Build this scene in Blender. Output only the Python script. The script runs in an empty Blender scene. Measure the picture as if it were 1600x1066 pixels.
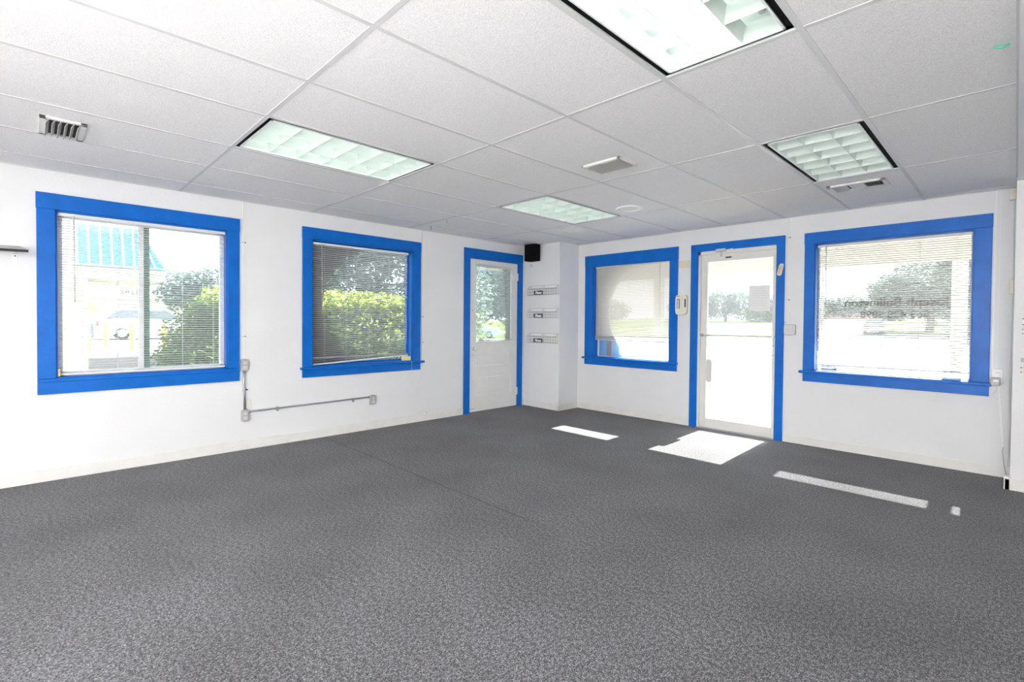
import bpy, math, random
from mathutils import Vector, Matrix
random.seed(7)
SC = bpy.context.scene
COL = SC.collection
PI = math.pi

# ------------------------------------------------------------------ frame of the room
H = 2.46            # ceiling height
XL = -2.308         # left wall plane
YB = 2.535          # far wall plane
CAM = Vector((3.0426, -3.4071, 1.2964))
TH = 0.16           # wall thickness
GZ = -0.15          # ground level outside

def Lm(s, d, z): return (XL + d, s, z)          # left wall: s along y, d into the room
def Rm(s, d, z): return (s, YB - d, z)          # far wall: s along x, d into the room
def Wm(x, y, z): return (x, y, z)
def la(s, d):                                   # measured on the wall plane -> same sight at depth d
    return CAM.y + (s - CAM.y) * (5.3506 - d) / 5.3506
def ra(s, d): return CAM.x + (s - CAM.x) * (5.9421 - d) / 5.9421

# ------------------------------------------------------------------ materials
def newmat(name):
    m = bpy.data.materials.new(name); m.use_nodes = True
    nt = m.node_tree; nt.nodes.clear()
    out = nt.nodes.new('ShaderNodeOutputMaterial')
    return m, nt, out
def principled(name, col, rough=.5, metal=0, spec=.5, noise=0, nscale=20, bump=0, bscale=200, coat=0, col2=None, stretch=None):
    m, nt, out = newmat(name)
    p = nt.nodes.new('ShaderNodeBsdfPrincipled')
    p.inputs['Base Color'].default_value = (*col, 1)
    p.inputs['Roughness'].default_value = rough
    p.inputs['Metallic'].default_value = metal
    p.inputs['Specular IOR Level'].default_value = spec
    p.inputs['Coat Weight'].default_value = coat
    nt.links.new(p.outputs[0], out.inputs[0])
    tc = nt.nodes.new('ShaderNodeTexCoord'); src = tc.outputs['Object']
    if stretch:
        mp = nt.nodes.new('ShaderNodeMapping'); mp.inputs['Scale'].default_value = stretch
        nt.links.new(src, mp.inputs[0]); src = mp.outputs[0]
    if noise:
        n = nt.nodes.new('ShaderNodeTexNoise'); n.inputs['Scale'].default_value = nscale
        n.inputs['Detail'].default_value = 5
        nt.links.new(src, n.inputs['Vector'])
        r = nt.nodes.new('ShaderNodeValToRGB')
        c2 = col2 or tuple(c * (1 - noise) for c in col)
        r.color_ramp.elements[0].position = .3; r.color_ramp.elements[1].position = .7
        r.color_ramp.elements[0].color = (*c2, 1); r.color_ramp.elements[1].color = (*col, 1)
        nt.links.new(n.outputs[0], r.inputs[0]); nt.links.new(r.outputs[0], p.inputs['Base Color'])
    if bump:
        n2 = nt.nodes.new('ShaderNodeTexNoise'); n2.inputs['Scale'].default_value = bscale
        n2.inputs['Detail'].default_value = 3
        nt.links.new(src, n2.inputs['Vector'])
        b = nt.nodes.new('ShaderNodeBump'); b.inputs['Strength'].default_value = bump
        b.inputs['Distance'].default_value = .01
        nt.links.new(n2.outputs[0], b.inputs['Height']); nt.links.new(b.outputs[0], p.inputs['Normal'])
    return m
def emit(name, col, s):
    m, nt, out = newmat(name)
    e = nt.nodes.new('ShaderNodeEmission'); e.inputs[0].default_value = (*col, 1); e.inputs[1].default_value = s
    nt.links.new(e.outputs[0], out.inputs[0]); return m
def glassmat(name, tint=(1, 1, 1), ior=1.45, dust_haze=.08):
    m, nt, out = newmat(name)
    t = nt.nodes.new('ShaderNodeBsdfTransparent'); t.inputs[0].default_value = (*tint, 1)
    g = nt.nodes.new('ShaderNodeBsdfGlossy'); g.inputs['Roughness'].default_value = .02
    f = nt.nodes.new('ShaderNodeFresnel'); f.inputs[0].default_value = ior
    mx = nt.nodes.new('ShaderNodeMixShader')
    nt.links.new(f.outputs[0], mx.inputs[0]); nt.links.new(t.outputs[0], mx.inputs[1]); nt.links.new(g.outputs[0], mx.inputs[2])
    # translucent film: dirt on the door glass, an added haze veil on the windows
    d = nt.nodes.new('ShaderNodeBsdfTranslucent'); d.inputs[0].default_value = (.88, .94, 1, 1)
    m2 = nt.nodes.new('ShaderNodeMixShader'); m2.inputs[0].default_value = dust_haze
    nt.links.new(mx.outputs[0], m2.inputs[1]); nt.links.new(d.outputs[0], m2.inputs[2])
    nt.links.new(m2.outputs[0], out.inputs[0]); return m
def slatmat(name, col, trans=.25):
    m, nt, out = newmat(name)
    p = nt.nodes.new('ShaderNodeBsdfPrincipled'); p.inputs['Base Color'].default_value = (*col, 1); p.inputs['Roughness'].default_value = .4
    t = nt.nodes.new('ShaderNodeBsdfTranslucent'); t.inputs[0].default_value = (*col, 1)
    mx = nt.nodes.new('ShaderNodeMixShader'); mx.inputs[0].default_value = trans
    nt.links.new(p.outputs[0], mx.inputs[1]); nt.links.new(t.outputs[0], mx.inputs[2]); nt.links.new(mx.outputs[0], out.inputs[0])
    return m
def leafmat(name, c1, c2, c3):
    m, nt, out = newmat(name)
    g = nt.nodes.new('ShaderNodeNewGeometry')
    r = nt.nodes.new('ShaderNodeValToRGB')
    r.color_ramp.elements[0].color = (*c1, 1); r.color_ramp.elements[1].color = (*c3, 1)
    e = r.color_ramp.elements.new(.5); e.color = (*c2, 1)
    nt.links.new(g.outputs['Random Per Island'], r.inputs[0])
    d = nt.nodes.new('ShaderNodeBsdfDiffuse'); t = nt.nodes.new('ShaderNodeBsdfTranslucent')
    nt.links.new(r.outputs[0], d.inputs[0]); nt.links.new(r.outputs[0], t.inputs[0])
    mx = nt.nodes.new('ShaderNodeMixShader'); mx.inputs[0].default_value = .5
    nt.links.new(d.outputs[0], mx.inputs[1]); nt.links.new(t.outputs[0], mx.inputs[2]); nt.links.new(mx.outputs[0], out.inputs[0])
    return m
def carpetmat():
    m, nt, out = newmat('carpet')
    N = nt.nodes.new; L = nt.links.new
    tc = N('ShaderNodeTexCoord')
    p = N('ShaderNodeBsdfPrincipled'); p.inputs['Roughness'].default_value = .95; p.inputs['Specular IOR Level'].default_value = .1
    p.inputs['Sheen Weight'].default_value = .12; p.inputs['Sheen Roughness'].default_value = .5
    mp = N('ShaderNodeMapping'); mp.inputs['Scale'].default_value = (1.0, .62, 1); L(tc.outputs['Object'], mp.inputs[0])
    n = N('ShaderNodeTexNoise'); n.inputs['Scale'].default_value = 210; n.inputs['Detail'].default_value = 3; n.inputs['Roughness'].default_value = .75
    L(mp.outputs[0], n.inputs['Vector'])
    r = N('ShaderNodeValToRGB')
    r.color_ramp.elements[0].position = .41; r.color_ramp.elements[0].color = (.004, .004, .005, 1)
    r.color_ramp.elements[1].position = .62; r.color_ramp.elements[1].color = (.170, .171, .184, 1)
    L(n.outputs[0], r.inputs[0])
    # coarser tufts so the speckle still reads further away
    nc = N('ShaderNodeTexNoise'); nc.inputs['Scale'].default_value = 75; nc.inputs['Detail'].default_value = 2; L(mp.outputs[0], nc.inputs['Vector'])
    rc = N('ShaderNodeValToRGB'); rc.color_ramp.elements[0].position = .40; rc.color_ramp.elements[0].color = (.66, .66, .66, 1)
    rc.color_ramp.elements[1].position = .60; rc.color_ramp.elements[1].color = (1.5, 1.5, 1.5, 1); L(nc.outputs[0], rc.inputs[0])
    mc = N('ShaderNodeMix'); mc.data_type = 'RGBA'; mc.blend_type = 'MULTIPLY'; mc.inputs[0].default_value = 1
    L(r.outputs[0], mc.inputs[6]); L(rc.outputs[0], mc.inputs[7])
    # worn / soiled patches
    n2 = N('ShaderNodeTexNoise'); n2.inputs['Scale'].default_value = 1.3; n2.inputs['Detail'].default_value = 4; L(tc.outputs['Object'], n2.inputs['Vector'])
    r2 = N('ShaderNodeValToRGB'); r2.color_ramp.elements[0].position = .32; r2.color_ramp.elements[0].color = (.70, .69, .68, 1)
    r2.color_ramp.elements[1].position = .62; r2.color_ramp.elements[1].color = (1, 1, 1, 1); L(n2.outputs[0], r2.inputs[0])
    mx = N('ShaderNodeMix'); mx.data_type = 'RGBA'; mx.blend_type = 'MULTIPLY'; mx.inputs[0].default_value = 1
    L(mc.outputs[2], mx.inputs[6]); L(r2.outputs[0], mx.inputs[7])
    # dark seam between two widths of carpet
    sp = N('ShaderNodeSeparateXYZ'); L(tc.outputs['Object'], sp.inputs[0])
    wv = N('ShaderNodeTexNoise'); wv.inputs['Scale'].default_value = 3; L(tc.outputs['Object'], wv.inputs['Vector'])
    a = N('ShaderNodeMath'); a.operation = 'MULTIPLY_ADD'; L(wv.outputs[0], a.inputs[0]); a.inputs[1].default_value = .03; L(sp.outputs[1], a.inputs[2])
    b = N('ShaderNodeMath'); b.operation = 'ADD'; L(a.outputs[0], b.inputs[0]); b.inputs[1].default_value = 1.09 - .015
    c = N('ShaderNodeMath'); c.operation = 'ABSOLUTE'; L(b.outputs[0], c.inputs[0])
    mr = N('ShaderNodeMapRange'); L(c.outputs[0], mr.inputs[0]); mr.inputs[1].default_value = 0; mr.inputs[2].default_value = .014; mr.inputs[3].default_value = .45; mr.inputs[4].default_value = 1
    fx = N('ShaderNodeMapRange'); L(sp.outputs[0], fx.inputs[0]); fx.inputs[1].default_value = .2; fx.inputs[2].default_value = 1.1; fx.inputs[3].default_value = 0; fx.inputs[4].default_value = 1
    mxx = N('ShaderNodeMath'); mxx.operation = 'MAXIMUM'; L(mr.outputs[0], mxx.inputs[0]); L(fx.outputs[0], mxx.inputs[1])
    m3 = N('ShaderNodeMix'); m3.data_type = 'RGBA'; m3.blend_type = 'MULTIPLY'; m3.inputs[0].default_value = 1
    L(mx.outputs[2], m3.inputs[6]); L(mxx.outputs[0], m3.inputs[7])
    L(m3.outputs[2], p.inputs['Base Color'])
    bp = N('ShaderNodeBump'); bp.inputs['Strength'].default_value = .06; bp.inputs['Distance'].default_value = .002
    L(n.outputs[0], bp.inputs['Height']); L(bp.outputs[0], p.inputs['Normal'])
    L(p.outputs[0], out.inputs[0]); return m
def tilemat():
    m, nt, out = newmat('ceiling_tile'); N = nt.nodes.new; L = nt.links.new
    tc = N('ShaderNodeTexCoord'); p = N('ShaderNodeBsdfPrincipled'); p.inputs['Roughness'].default_value = .9; p.inputs['Specular IOR Level'].default_value = .15
    n = N('ShaderNodeTexNoise'); n.inputs['Scale'].default_value = 190; n.inputs['Detail'].default_value = 4; L(tc.outputs['Object'], n.inputs['Vector'])
    r = N('ShaderNodeValToRGB'); r.color_ramp.elements[0].position = .36; r.color_ramp.elements[0].color = (.78, .765, .765, 1)
    r.color_ramp.elements[1].position = .62; r.color_ramp.elements[1].color = (.92, .905, .90, 1); L(n.outputs[0], r.inputs[0])
    # faint brown water stain by the far wall
    g = N('ShaderNodeVectorMath'); g.operation = 'DISTANCE'; L(tc.outputs['Object'], g.inputs[0]); g.inputs[1].default_value = (1.35, 1.55, 2.46)
    mr = N('ShaderNodeMapRange'); L(g.outputs['Value'], mr.inputs[0]); mr.inputs[1].default_value = .2; mr.inputs[2].default_value = 1.0; mr.inputs[3].default_value = 1; mr.inputs[4].default_value = 0
    mx = N('ShaderNodeMix'); mx.data_type = 'RGBA'; mx.blend_type = 'MULTIPLY'; L(mr.outputs[0], mx.inputs[0]); L(r.outputs[0], mx.inputs[6]); mx.inputs[7].default_value = (1, .965, .90, 1)
    L(mx.outputs[2], p.inputs['Base Color'])
    b = N('ShaderNodeBump'); b.inputs['Strength'].default_value = .35; b.inputs['Distance'].default_value = .006; L(n.outputs[0], b.inputs['Height']); L(b.outputs[0], p.inputs['Normal'])
    L(p.outputs[0], out.inputs[0]); return m

M = {}
M['wall'] = principled('wall_paint', (.80, .80, .805), .75, spec=.3, noise=.035, nscale=2.2, bump=.12, bscale=60)
M['tile'] = tilemat()
M['grid'] = principled('grid_metal', (.64, .635, .635), .5)
M['carpet'] = carpetmat()
M['blue'] = principled('blue_paint', (.0012, .118, .49), .38, spec=.22, noise=.18, nscale=9, bump=.12, bscale=45)
M['cream'] = principled('cream_paint', (.80, .79, .76), .6, noise=.07, nscale=8)
M['doorwhite'] = principled('door_paint', (.80, .795, .78), .45, noise=.04, nscale=6)
M['alu'] = principled('painted_aluminium', (.74, .73, .70), .4, noise=.05, nscale=7)
M['glass'] = glassmat('window_glass', (.97, .985, .98), dust_haze=.045)
M['glassdoor'] = glassmat('dusty_door_glass', (.97, .985, .98), dust_haze=.11)
M['glasswide'] = glassmat('hazed_wide_glass', (.97, .985, .98), dust_haze=.085)  # haze put into the pane so the view outside reads paler
M['glassg'] = glassmat('greenish_glass', (.90, .95, .93), dust_haze=.045)
M['vinyl'] = principled('white_vinyl', (.80, .81, .82), .35)
M['dgreen'] = principled('dark_green_metal', (.16, .24, .21), .4)
M['slat'] = slatmat('white_slat', (.86, .86, .87), .25)
M['slatw'] = slatmat('cream_slat', (.76, .73, .68), .16)
M['slatc'] = slatmat('ivory_slat', (.44, .43, .39), .04)
M['rail'] = principled('blind_rail', (.66, .65, .62), .4)
M['slatd'] = slatmat('aged_slat', (.80, .79, .82), .2)
M['steel'] = principled('galvanised_steel', (.50, .51, .53), .38, metal=.75, noise=.15, nscale=30)
M['chrome'] = principled('brushed_chrome', (.72, .72, .73), .22, metal=.9)
M['greyplastic'] = principled('grey_plastic', (.40, .40, .40), .45)
M['ltgrey'] = principled('light_grey_plastic', (.62, .62, .61), .4)
M['ivory'] = principled('ivory_plastic', (.76, .73, .62), .4)
M['white'] = principled('white_plastic', (.84, .84, .83), .35)
M['black'] = principled('black_plastic', (.003, .003, .003), .8, spec=.08)
M['blackgrille'] = principled('black_grille', (.004, .004, .004), .8, spec=.1)
M['dark'] = principled('dark_hole', (.02, .02, .02), .8)
M['wire'] = principled('wire_metal', (.42, .42, .38), .35, metal=.5)
M['navy'] = principled('navy_label', (.015, .015, .06), .4)
M['paper'] = principled('paper', (.86, .86, .86), .8)
M['ink'] = principled('ink', (.035, .03, .03), .7)
M['yellow'] = principled('yellow_note', (.80, .73, .38), .7)
M['tape'] = principled('beige_tape', (.72, .65, .52), .7)
M['wood'] = principled('light_wood', (.62, .40, .22), .6, noise=.3, nscale=60)
M['brass'] = principled('worn_brass', (.62, .45, .16), .4, metal=.6)
M['baffle'] = principled('troffer_white', (.66, .72, .69), .35)
M['louver'] = principled('louver_white', (.68, .75, .71), .3, spec=.6)
M['tube'] = emit('fluorescent_tube', (.93, 1.0, .95), 4.0)
M['tubedim'] = emit('fluorescent_tube_weak', (.93, 1.0, .955), .55)
M['tubemid'] = emit('fluorescent_tube_mid', (.93, 1.0, .955), 1.6)
M['tubeoff'] = principled('unlit_tube', (.80, .82, .82), .3)
M['ventm'] = principled('vent_white', (.74, .73, .71), .4)
M['green'] = principled('green_tape', (.15, .62, .42), .6)
M['stain'] = principled('stain', (.62, .56, .42), .9)
# outside
M['concrete'] = principled('concrete_paving', (.27, .265, .245), .9, noise=.12, nscale=.8)
M['porch'] = principled('porch_slab', (.45, .44, .42), .9, noise=.12, nscale=3)
M['lawn'] = principled('lawn_grass', (.12, .18, .035), .95, noise=.5, nscale=.6, spec=.1)
M['asphalt'] = principled('pale_asphalt', (.25, .245, .235), .9, noise=.1, nscale=.5)
M['stucco'] = principled('cream_stucco', (.50, .485, .43), .9, noise=.05, nscale=5)
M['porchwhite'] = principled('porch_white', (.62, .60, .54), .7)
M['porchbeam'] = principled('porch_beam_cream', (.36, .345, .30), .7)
M['awning'] = principled('light_blue_sheet', (.07, .27, .52), .45)
M['awningrib'] = principled('pale_rib', (.34, .52, .64), .4)
M['panelblue'] = principled('panel_blue', (.16, .36, .70), .5)
M['panelgrey'] = principled('panel_grey', (.30, .26, .25), .7)
M['bark'] = principled('bark', (.16, .12, .09), .95, noise=.4, nscale=8)
M['rubber'] = principled('rubber', (.02, .02, .02), .7)
M['rim'] = principled('rim', (.5, .5, .52), .3, metal=.7)
M['carwhite'] = principled('car_white', (.80, .80, .80), .2, coat=.6)
M['carblue'] = principled('car_blue', (.42, .55, .72), .2, coat=.6)
M['cargrey'] = principled('car_grey', (.16, .22, .32), .2, coat=.6)
M['carglass'] = principled('car_glass', (.14, .17, .20), .08, spec=.8)
M['red'] = principled('red_plastic', (.6, .04, .03), .4)
M['bollard'] = principled('bollard_yellow', (.85, .62, .12), .6)
M['pole'] = principled('pole_grey', (.38, .37, .36), .7)
M['signw'] = principled('sign_white', (.82, .82, .82), .5)
M['roofpink'] = principled('pink_wall', (.60, .30, .33), .8)
M['leafdarkhaze'] = leafmat('leaf_dark_hazed', (.10, .14, .14), (.15, .19, .18), (.20, .24, .21))  # paler and bluish: aerial haze is put into the leaf colour
M['leafmid'] = leafmat('leaf_mid', (.055, .085, .035), (.09, .135, .05), (.16, .21, .07))
M['leafyel'] = leafmat('leaf_yellow_green', (.12, .17, .03), (.30, .36, .07), (.55, .58, .16))
M['leafgreyhaze'] = leafmat('leaf_grey_hazed', (.11, .15, .15), (.16, .205, .20), (.22, .265, .23))  # distance haze mixed into these leaf colours too

# ------------------------------------------------------------------ mesh builder
def wloc(o):
    v = Vector((0, 0, 0))
    while o is not None: v += o.location; o = o.parent
    return v
class MB:
    def __init__(s, mp=Wm): s.v = []; s.f = []; s.mp = mp
    def add(s, vs, fs):
        b = len(s.v); s.v += [s.mp(*v) for v in vs]; s.f += [tuple(b + i for i in f) for f in fs]; return s
    def box(s, a0, a1, b0, b1, c0, c1):
        a0, a1 = sorted((a0, a1)); b0, b1 = sorted((b0, b1)); c0, c1 = sorted((c0, c1))
        return s.add([(a0, b0, c0), (a1, b0, c0), (a1, b1, c0), (a0, b1, c0), (a0, b0, c1), (a1, b0, c1), (a1, b1, c1), (a0, b1, c1)],
              [(0, 3, 2, 1), (4, 5, 6, 7), (0, 1, 5, 4), (1, 2, 6, 5), (2, 3, 7, 6), (3, 0, 4, 7)])
    def hexa(s, pts):   # 8 points ordered as box
        return s.add(pts, [(0, 3, 2, 1), (4, 5, 6, 7), (0, 1, 5, 4), (1, 2, 6, 5), (2, 3, 7, 6), (3, 0, 4, 7)])
    def prism(s, poly, fn, t0, t1):   # extrude a closed outline; fn(u, v, t) -> local coordinates
        n = len(poly)
        vs = [fn(u, v, t0) for u, v in poly] + [fn(u, v, t1) for u, v in poly]
        return s.add(vs, [tuple(range(n))[::-1], tuple(range(n, 2 * n))] + [(i, (i + 1) % n, n + (i + 1) % n, n + i) for i in range(n)])
    def tube(s, pts, r, n=8):
        pts = [Vector(s.mp(*p)) for p in pts]; rs = r if isinstance(r, (list, tuple)) else [r] * len(pts)
        b = len(s.v); ref = None
        for i, p in enumerate(pts):
            d = (pts[min(i + 1, len(pts) - 1)] - pts[max(i - 1, 0)]).normalized()
            if ref is None or abs(ref.dot(d)) > .95: ref = Vector((0, 0, 1)) if abs(d.z) < .9 else Vector((1, 0, 0))
            u = d.cross(ref).normalized(); w = d.cross(u).normalized(); ref = -w if False else ref
            for k in range(n):
                a = 2 * PI * k / n; q = p + (u * math.cos(a) + w * math.sin(a)) * rs[i]; s.v.append(tuple(q))
        for i in range(len(pts) - 1):
            for k in range(n):
                a = b + i * n + k; c = b + i * n + (k + 1) % n
                s.f.append((a, c, c + n, a + n))
        s.f.append(tuple(b + k for k in range(n))[::-1]); s.f.append(tuple(b + (len(pts) - 1) * n + k for k in range(n)))
        return s
    def disc(s, c, r, axis, t, n=24, r2=None):   # short cylinder centred c, along axis index of the local frame
        r2 = r if r2 is None else r2
        vs = []
        for rr, h in ((r, 0), (r2, t)):
            for k in range(n):
                a = 2 * PI * k / n; o = [0, 0, 0]; ax = [i for i in range(3) if i != axis]
                o[ax[0]] = rr * math.cos(a); o[ax[1]] = rr * math.sin(a); o[axis] = h
                vs.append((c[0] + o[0], c[1] + o[1], c[2] + o[2]))
        return s.add(vs, [tuple(range(n)), tuple(range(n, 2 * n))] + [(i, (i + 1) % n, n + (i + 1) % n, n + i) for i in range(n)])
    def build(s, name, mat, parent=None, bevel=0, smooth=False, fixn=True):
        me = bpy.data.meshes.new(name)
        off = wloc(parent) if parent is not None else Vector((0, 0, 0))
        me.from_pydata([(v[0] - off.x, v[1] - off.y, v[2] - off.z) for v in s.v], [], s.f)
        me.materials.append(mat if not isinstance(mat, str) else M[mat])
        if fixn:
            import bmesh
            bm = bmesh.new(); bm.from_mesh(me); bmesh.ops.recalc_face_normals(bm, faces=bm.faces); bm.to_mesh(me); bm.free()
        if smooth:
            for p in me.polygons: p.use_smooth = True
        o = bpy.data.objects.new(name, me); COL.objects.link(o); o.parent = parent
        if bevel:
            md = o.modifiers.new('bevel', 'BEVEL'); md.width = bevel; md.segments = 2; md.limit_method = 'ANGLE'
        return o
def tag(o, label=None, cat=None, group=None, kind=None):
    if label: o['label'] = label
    if cat: o['category'] = cat
    if group: o['group'] = group
    if kind: o['kind'] = kind
    return o
def empty(name, loc=(0, 0, 0)):
    o = bpy.data.objects.new(name, None); COL.objects.link(o); o.location = loc; o.empty_display_size = .1; return o
def thing(name, loc, label, cat, group=None): return tag(empty(name, loc), label, cat, group)
def struct(o, label=None, cat=None):
    return tag(o, label, cat, kind='structure')
def copy_tree(o, parent=None):
    c = o.copy(); COL.objects.link(c); c.parent = parent
    for ch in [x for x in bpy.data.objects if x.parent == o]: copy_tree(ch, c)
    return c
def text_mesh(txt, size, shear=0, extrude=.0006, bold=0, spacing=1.0):
    cu = bpy.data.curves.new('txt', 'FONT'); cu.body = txt; cu.size = size; cu.shear = shear; cu.extrude = extrude; cu.offset = bold
    cu.align_x = 'CENTER'; cu.align_y = 'CENTER'; cu.space_character = spacing
    t = bpy.data.objects.new('txt', cu); COL.objects.link(t)
    bpy.context.view_layer.update()
    me = bpy.data.meshes.new_from_object(t.evaluated_get(bpy.context.evaluated_depsgraph_get()))
    bpy.data.objects.remove(t)
    return me
def text_obj(name, txt, size, loc, rot, mat, parent, **k):
    me = text_mesh(txt, size, **k); me.materials.clear(); me.materials.append(M[mat])
    o = bpy.data.objects.new(name, me); COL.objects.link(o); o.parent = parent
    o.location = Vector(loc) - (wloc(parent) if parent else Vector((0, 0, 0))); o.rotation_euler = rot
    return o
def oval(cu, cv, ru, rv, n=32, p=2.0):
    r = []
    for k in range(n):
        a = 2 * PI * k / n; c, s_ = math.cos(a), math.sin(a)
        r.append((cu + ru * math.copysign(abs(c) ** (2 / p), c), cv + rv * math.copysign(abs(s_) ** (2 / p), s_)))
    return r

# ------------------------------------------------------------------ openings (s0, s1, z0, z1), clear opening inside the casings
def adjL(o): return (la(o[0], .02), la(o[1], .02), o[2], o[3])
W1 = (-3.262, -2.036, .812, 2.152)
W2 = (-1.222, .055, .786, 2.172)
D1 = (.985, 1.945, 0.0, 2.19)
W3 = (-1.322, -.103, .786, 2.120)
D2 = (.275, 1.172, 0.0, 2.176)
W4 = (1.542, 2.775, .800, 2.148)

def wall_with_holes(name, mp, s0, s1, holes, z1, label):
    b = MB(mp); ss = sorted(set([s0, s1] + [h for o in holes for h in o[:2]]))
    for a, c in zip(ss[:-1], ss[1:]):
        o = [h for h in holes if h[0] <= a + 1e-6 and h[1] >= c - 1e-6]
        if not o: b.box(a, c, -TH, 0, 0, z1)
        else:
            h = o[0]
            if h[2] > 0: b.box(a, c, -TH, 0, 0, h[2])
            b.box(a, c, -TH, 0, h[3], z1)
    return struct(b.build(name, 'wall'), label)
wall_with_holes('wall_left', Lm, -6.4, YB, [W1, W2, D1], 2.7, 'white painted wall on the left with two windows and a half-glazed door')
wall_with_holes('wall_back', Rm, XL - TH, 5.2, [W3, D2, W4], 2.7, 'white painted far wall with the glass door between two windows')
struct(MB().box(XL - TH, 5.2, -6.4 - TH, -6.4, 0, 2.7).build('wall_front', 'wall'), 'white wall behind the camera')
struct(MB().box(5.2, 5.2 + TH, -6.4, YB + TH, 0, 2.7).build('wall_right', 'wall'), 'white wall on the far right beyond the opening')
struct(MB().box(XL, -1.600, 2.092, YB, 0, H + .06).build('wall_corner', 'wall', bevel=.004), 'boxed-out white corner beside the half-glazed door')
struct(MB().box(3.028, 5.2, 2.125, YB, 0, H + .03).build('wall_return', 'wall', bevel=.003), 'white wall return at the right edge with switches')
struct(MB().box(3.032, 3.10, -6.4, 2.125, H - .028, H + .02).build('trim_1', 'wall', bevel=.003), 'shallow white header strip along the ceiling on the right')
struct(MB().box(XL - .9, 5.4, -6.6, YB + TH, 2.7, 2.8).build('roof', 'wall'), 'unseen roof slab over the ceiling, added to block the sun')  # out of view; added to keep sunlight out from above the ceiling
struct(MB().box(XL - TH, 5.2 + TH, -6.4 - TH, YB + TH, -.12, 0).build('floor', 'carpet'), 'dark grey speckled carpet floor')

# ceiling: tiles and T-bar grid
GX = [XL, -1.935, -1.285, -.675, .03, .61, 1.25, 1.85, 2.43, 3.035, 3.645, 4.255, 4.865, 5.2]
GY = [-6.4, -6.09, -4.87, -3.65, -2.43, -1.232, -.02, 1.222, 2.44, YB]
fix = {(7, 4): 1, (3, 4): 2, (7, 6): 3, (3, 6): 4, (7, 2): 5, (3, 2): 6}     # (gx index, gy index)
vents = {}
tb = MB()
for i in range(len(GX) - 1):
    for j in range(len(GY) - 1):
        if (i, j) in fix: continue
        tb.box(GX[i], GX[i + 1], GY[j], GY[j + 1], H, H + .015)
ceil = struct(tb.build('ceiling', 'tile'), 'suspended ceiling of white textured tiles')
gb = MB()
for x in GX[1:-1]: gb.box(x - .012, x + .012, -6.4, YB, H - .003, H + .002)
for y in GY[1:-1]: gb.box(XL, 5.2, y - .012, y + .012, H - .0025, H + .0015)
gb.box(XL, XL + .018, -6.4, 2.092, H - .003, H); gb.box(-1.6, 3.03, YB - .018, YB, H - .003, H)
gb.build('ceiling_grid', 'grid', ceil)

# ------------------------------------------------------------------ light fixtures
def fixture(x0, x1, y0, y1, label, mats):
    t = thing('ceiling_light', ((x0 + x1) / 2, (y0 + y1) / 2, H), label, 'ceiling light', 'louvred fluorescent ceiling lights')
    a0, a1, b0, b1 = x0 + .012, x1 - .012, y0 + .012, y1 - .012
    top = H + .13
    hb = MB()
    hb.box(a0, a1, b0, b1, top, top + .004)
    for q in ((a0, a0 + .003, b0, b1), (a1 - .003, a1, b0, b1), (a0, a1, b0, b0 + .003), (a0, a1, b1 - .003, b1)): hb.box(*q, H, top)
    hb.build('housing', 'baffle', t)
    # black slots down both long sides and thin black line at the ends
    sb = MB(); w = .030; e = .026
    sb.box(a0, a0 + w, b0, b1, H + .006, H + .010); sb.box(a1 - w, a1, b0, b1, H + .006, H + .010)
    sb.box(a0, a1, b0, b0 + e, H + .006, H + .010); sb.box(a0, a1, b1 - e, b1, H + .006, H + .010)
    sb.box(a0 + w, a1 - w, b0 + e - .002, b0 + e, H + .006, H + .03); sb.box(a0 + w, a1 - w, b1 - e, b1 - e + .002, H + .006, H + .03); sb.box(a0 + w - .002, a0 + w, b0, b1, H + .006, H + .03); sb.box(a1 - w, a1 - w + .002, b0, b1, H + .006, H + .03)
    sb.build('air_slot', 'blackgrille', t)
    c0, c1, d0, d1 = a0 + w, a1 - w, b0 + e, b1 - e
    fb = MB(); fw = .008
    for q in ((c0, c0 + fw, d0, d1), (c1 - fw, c1, d0, d1), (c0, c1, d0, d0 + fw), (c0, c1, d1 - fw, d1)): fb.box(*q, H - .002, H + .012)
    fb.build('door_frame', 'vinyl', t)
    lb = MB()
    def blade_y(x):   # runs along y, curved V section
        sec = [(-.014, .075), (-.005, .035), (-.0012, .004), (.0012, .004), (.005, .035), (.014, .075)]
        lb.prism(sec, lambda u, v, tt: (x + u, tt, H + v), d0, d1)
    def blade_x(y):
        sec = [(-.014, .075), (-.005, .035), (-.0012, .004), (.0012, .004), (.005, .035), (.014, .075)]
        lb.prism(sec, lambda u, v, tt: (tt, y + u, H + v), c0, c1)
    for k in range(1, 3): blade_y(c0 + (c1 - c0) * k / 3)
    for k in range(1, 6): blade_x(d0 + (d1 - d0) * k / 6)
    lb.box(c0, c0 + .004, d0, d1, H + .004, H + .08); lb.box(c1 - .004, c1, d0, d1, H + .004, H + .08)
    lb.box(c0, c1, d0, d0 + .004, H + .004, H + .08); lb.box(c0, c1, d1 - .004, d1, H + .004, H + .08)
    lb.build('louver', 'louver', t)
    for k, mm in enumerate(mats):
        x = c0 + (c1 - c0) * (k + .5) / 3
        MB().tube([(x, d0 + .02, H + .10), (x, d1 - .02, H + .10)], .016, 12).build('tube', mm, t, smooth=True)
    return t
fixture(1.85, 2.43, -2.43, -1.232, 'largest overhead louvred ceiling light at the top edge with its right row dark', ('tube', 'tube', 'tubeoff'))
fixture(-.675, .03, -2.43, -1.232, 'louvred ceiling light over the left side of the room nearest the left wall windows', ('tubemid',) * 3)
fixture(1.85, 2.43, -.02, 1.222, 'louvred ceiling light near the far wall above the window with lettering', ('tubedim',) * 3)
fixture(-.675, .03, -.02, 1.222, 'smallest looking louvred ceiling light, farthest, towards the corner with the speaker', ('tubemid',) * 3)
fixture(1.85, 2.43, -4.87, -3.65, 'louvred ceiling light behind the camera on the right', ('tube',) * 3)
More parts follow.
